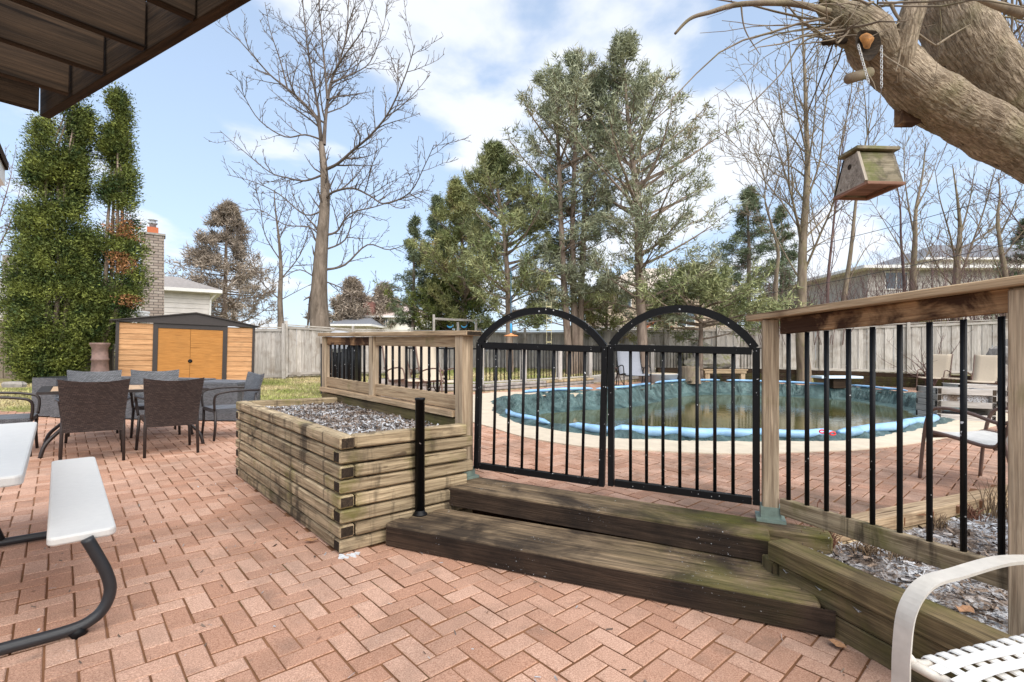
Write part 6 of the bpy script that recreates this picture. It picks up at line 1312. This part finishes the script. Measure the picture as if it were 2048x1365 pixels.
# birdhouse
bx_ = thing('birdhouse', 'weathered wooden birdhouse with a round hole and mossy roof, hanging below the limb', 'birdhouse', (1.51, 2.1, 2.02))
def bw(p): return (p[0], p[1], p[2])
X0, X1 = 1.435, 1.587; B = [(X0, 2.0, 2.018), (X1, 2.0, 2.018), (X1, 2.2, 2.018), (X0, 2.2, 2.018)]; T = [(X0, 2.05, 2.157), (X1, 2.05, 2.157), (X1, 2.14, 2.157), (X0, 2.14, 2.157)]
bh_side = wood('lichen covered wood', (.14, .115, .075), (.32, .275, .20), stain=(.05, .045, .03), st=(.45, .6), sf=.6, moss=(.13, .14, .045), mf=(.47, .56), ss=22); bh_front = wood('grey birdhouse front', (.27, .23, .185), (.50, .44, .37), stain=(.12, .09, .07), sf=.5)
def panel(name, q, t, mat):
    q = [Vector(v) for v in q]; nrm = (q[1] - q[0]).cross(q[2] - q[0]).normalized() * t; mb = MB(); mb.V = q + [v + nrm for v in q]; mb.F = [(3, 2, 1, 0), (4, 5, 6, 7)] + [(i, (i + 1) % 4, 4 + (i + 1) % 4, 4 + i) for i in range(4)]; return mb.world(name, mat, bx_)
panel('side_wall', [B[0], T[0], T[1], B[1]], .009, bh_side); panel('back_wall', [B[2], T[2], T[3], B[3]], .009, bh_side); panel('end_wall', [B[1], T[1], T[2], B[2]], .009, bh_front)
fw = panel('front_wall', [B[3], T[3], T[0], B[0]], .009, bh_front)
MB().tube([(X0 - .0015, 2.098, 2.112), (X0 + .002, 2.098, 2.112)], .0115, 20).world('entrance_hole', M['endgrain'], bx_)
fl_ = wood('red brown birdhouse floor', (.20, .10, .07), (.36, .21, .15), sf=.4)
panel('floor_board', [(X0 + .004, 2.008, 2.022), (X0 + .004, 2.192, 2.022), (X1 - .004, 2.192, 2.022), (X1 - .004, 2.008, 2.022)][::-1], .008, fl_)
for nm, q in (('floor_trim', [(X0, 2.0, 2.012), (X1, 2.0, 2.012)]), ('floor_trim', [(X0, 2.2, 2.012), (X1, 2.2, 2.012)]), ('floor_trim', [(X0 + .006, 2.0, 2.012), (X0 + .006, 2.2, 2.012)]), ('floor_trim', [(X1 - .006, 2.0, 2.012), (X1 - .006, 2.2, 2.012)])): beam(nm, q[0], q[1], .016, .012, fl_, bx_, ch=.001)
beam('roof_board', (X0 - .014, 2.095, 2.172), (X1 + .014, 2.095, 2.172), .125, .014, bh_side, bx_, ch=.002)
cst = beam('corner_strip', (X0 - .002, 2.0, 2.02), (X0 - .002, 2.048, 2.156), .012, .012, bh_front, bx_, ch=.001)
wr = thing('hanging_wire', 'thin wire holding the birdhouse under the limb', 'wire', (1.52, 2.1, 2.18)); MB().tube([(1.515, 2.098, 2.178), atY(1738, 168, 1.955)], .0011, 5).world('wire', M['wire'], wr); MB().tube([(1.53, 2.098, 2.178), atY(1763, 176, 1.955)], .0011, 5).world('wire', M['greytub'], wr)
# overhead cables
for k, (p, q, sag) in enumerate(((atY(980, 655, 26), atY(2100, 470, 14), .5), (atY(1200, 560, 30), atY(2150, 350, 15), .6))):
    th = thing('utility_cable', 'lower thin black cable crossing the sky on the right' if k == 0 else 'upper thin black cable crossing the sky on the right', 'cable', p); pts = [p.lerp(q, t / 16) - Vector((0, 0, sag * 4 * (t / 16) * (1 - t / 16))) for t in range(17)]; MB().tube(pts, .011, 5).world('cable', M['wire'], th)

# ------------------------------------------------------------------ grass blades
r = np.random.RandomState(8); V = []
def lawn_ok(x, y):
    if inpoly(x, y, PATIO) or inpoly(x, y, TERR): return False
    return True
pts = []
while len(pts) < 42000:
    x = r.uniform(-13.5, 4); y = 8.76 + 11.5 * r.rand() ** 1.3
    if abs(x / y) < 1.08 and lawn_ok(x, y): pts.append((x, y, lawn_z(x, y) + .015 * noise.noise(Vector((x * .8, y * .8, 0)))))
P = np.array(pts); n = len(P); a = r.uniform(0, 6.28, n); h = r.uniform(.025, .065, n); w = r.uniform(.004, .010, n) * (1 + P[:, 1] * .04)
e = np.c_[np.cos(a), np.sin(a), np.zeros(n)] * w[:, None]; d = np.c_[r.normal(0, .5, n) * h, r.normal(0, .5, n) * h, h]
o = trimesh('grass', np.stack([P - e, P + e, P + d], 1).reshape(-1, 3), M['blade']); tag(o, 'patchy green and straw coloured lawn grass behind the patio', 'grass', kind='stuff')
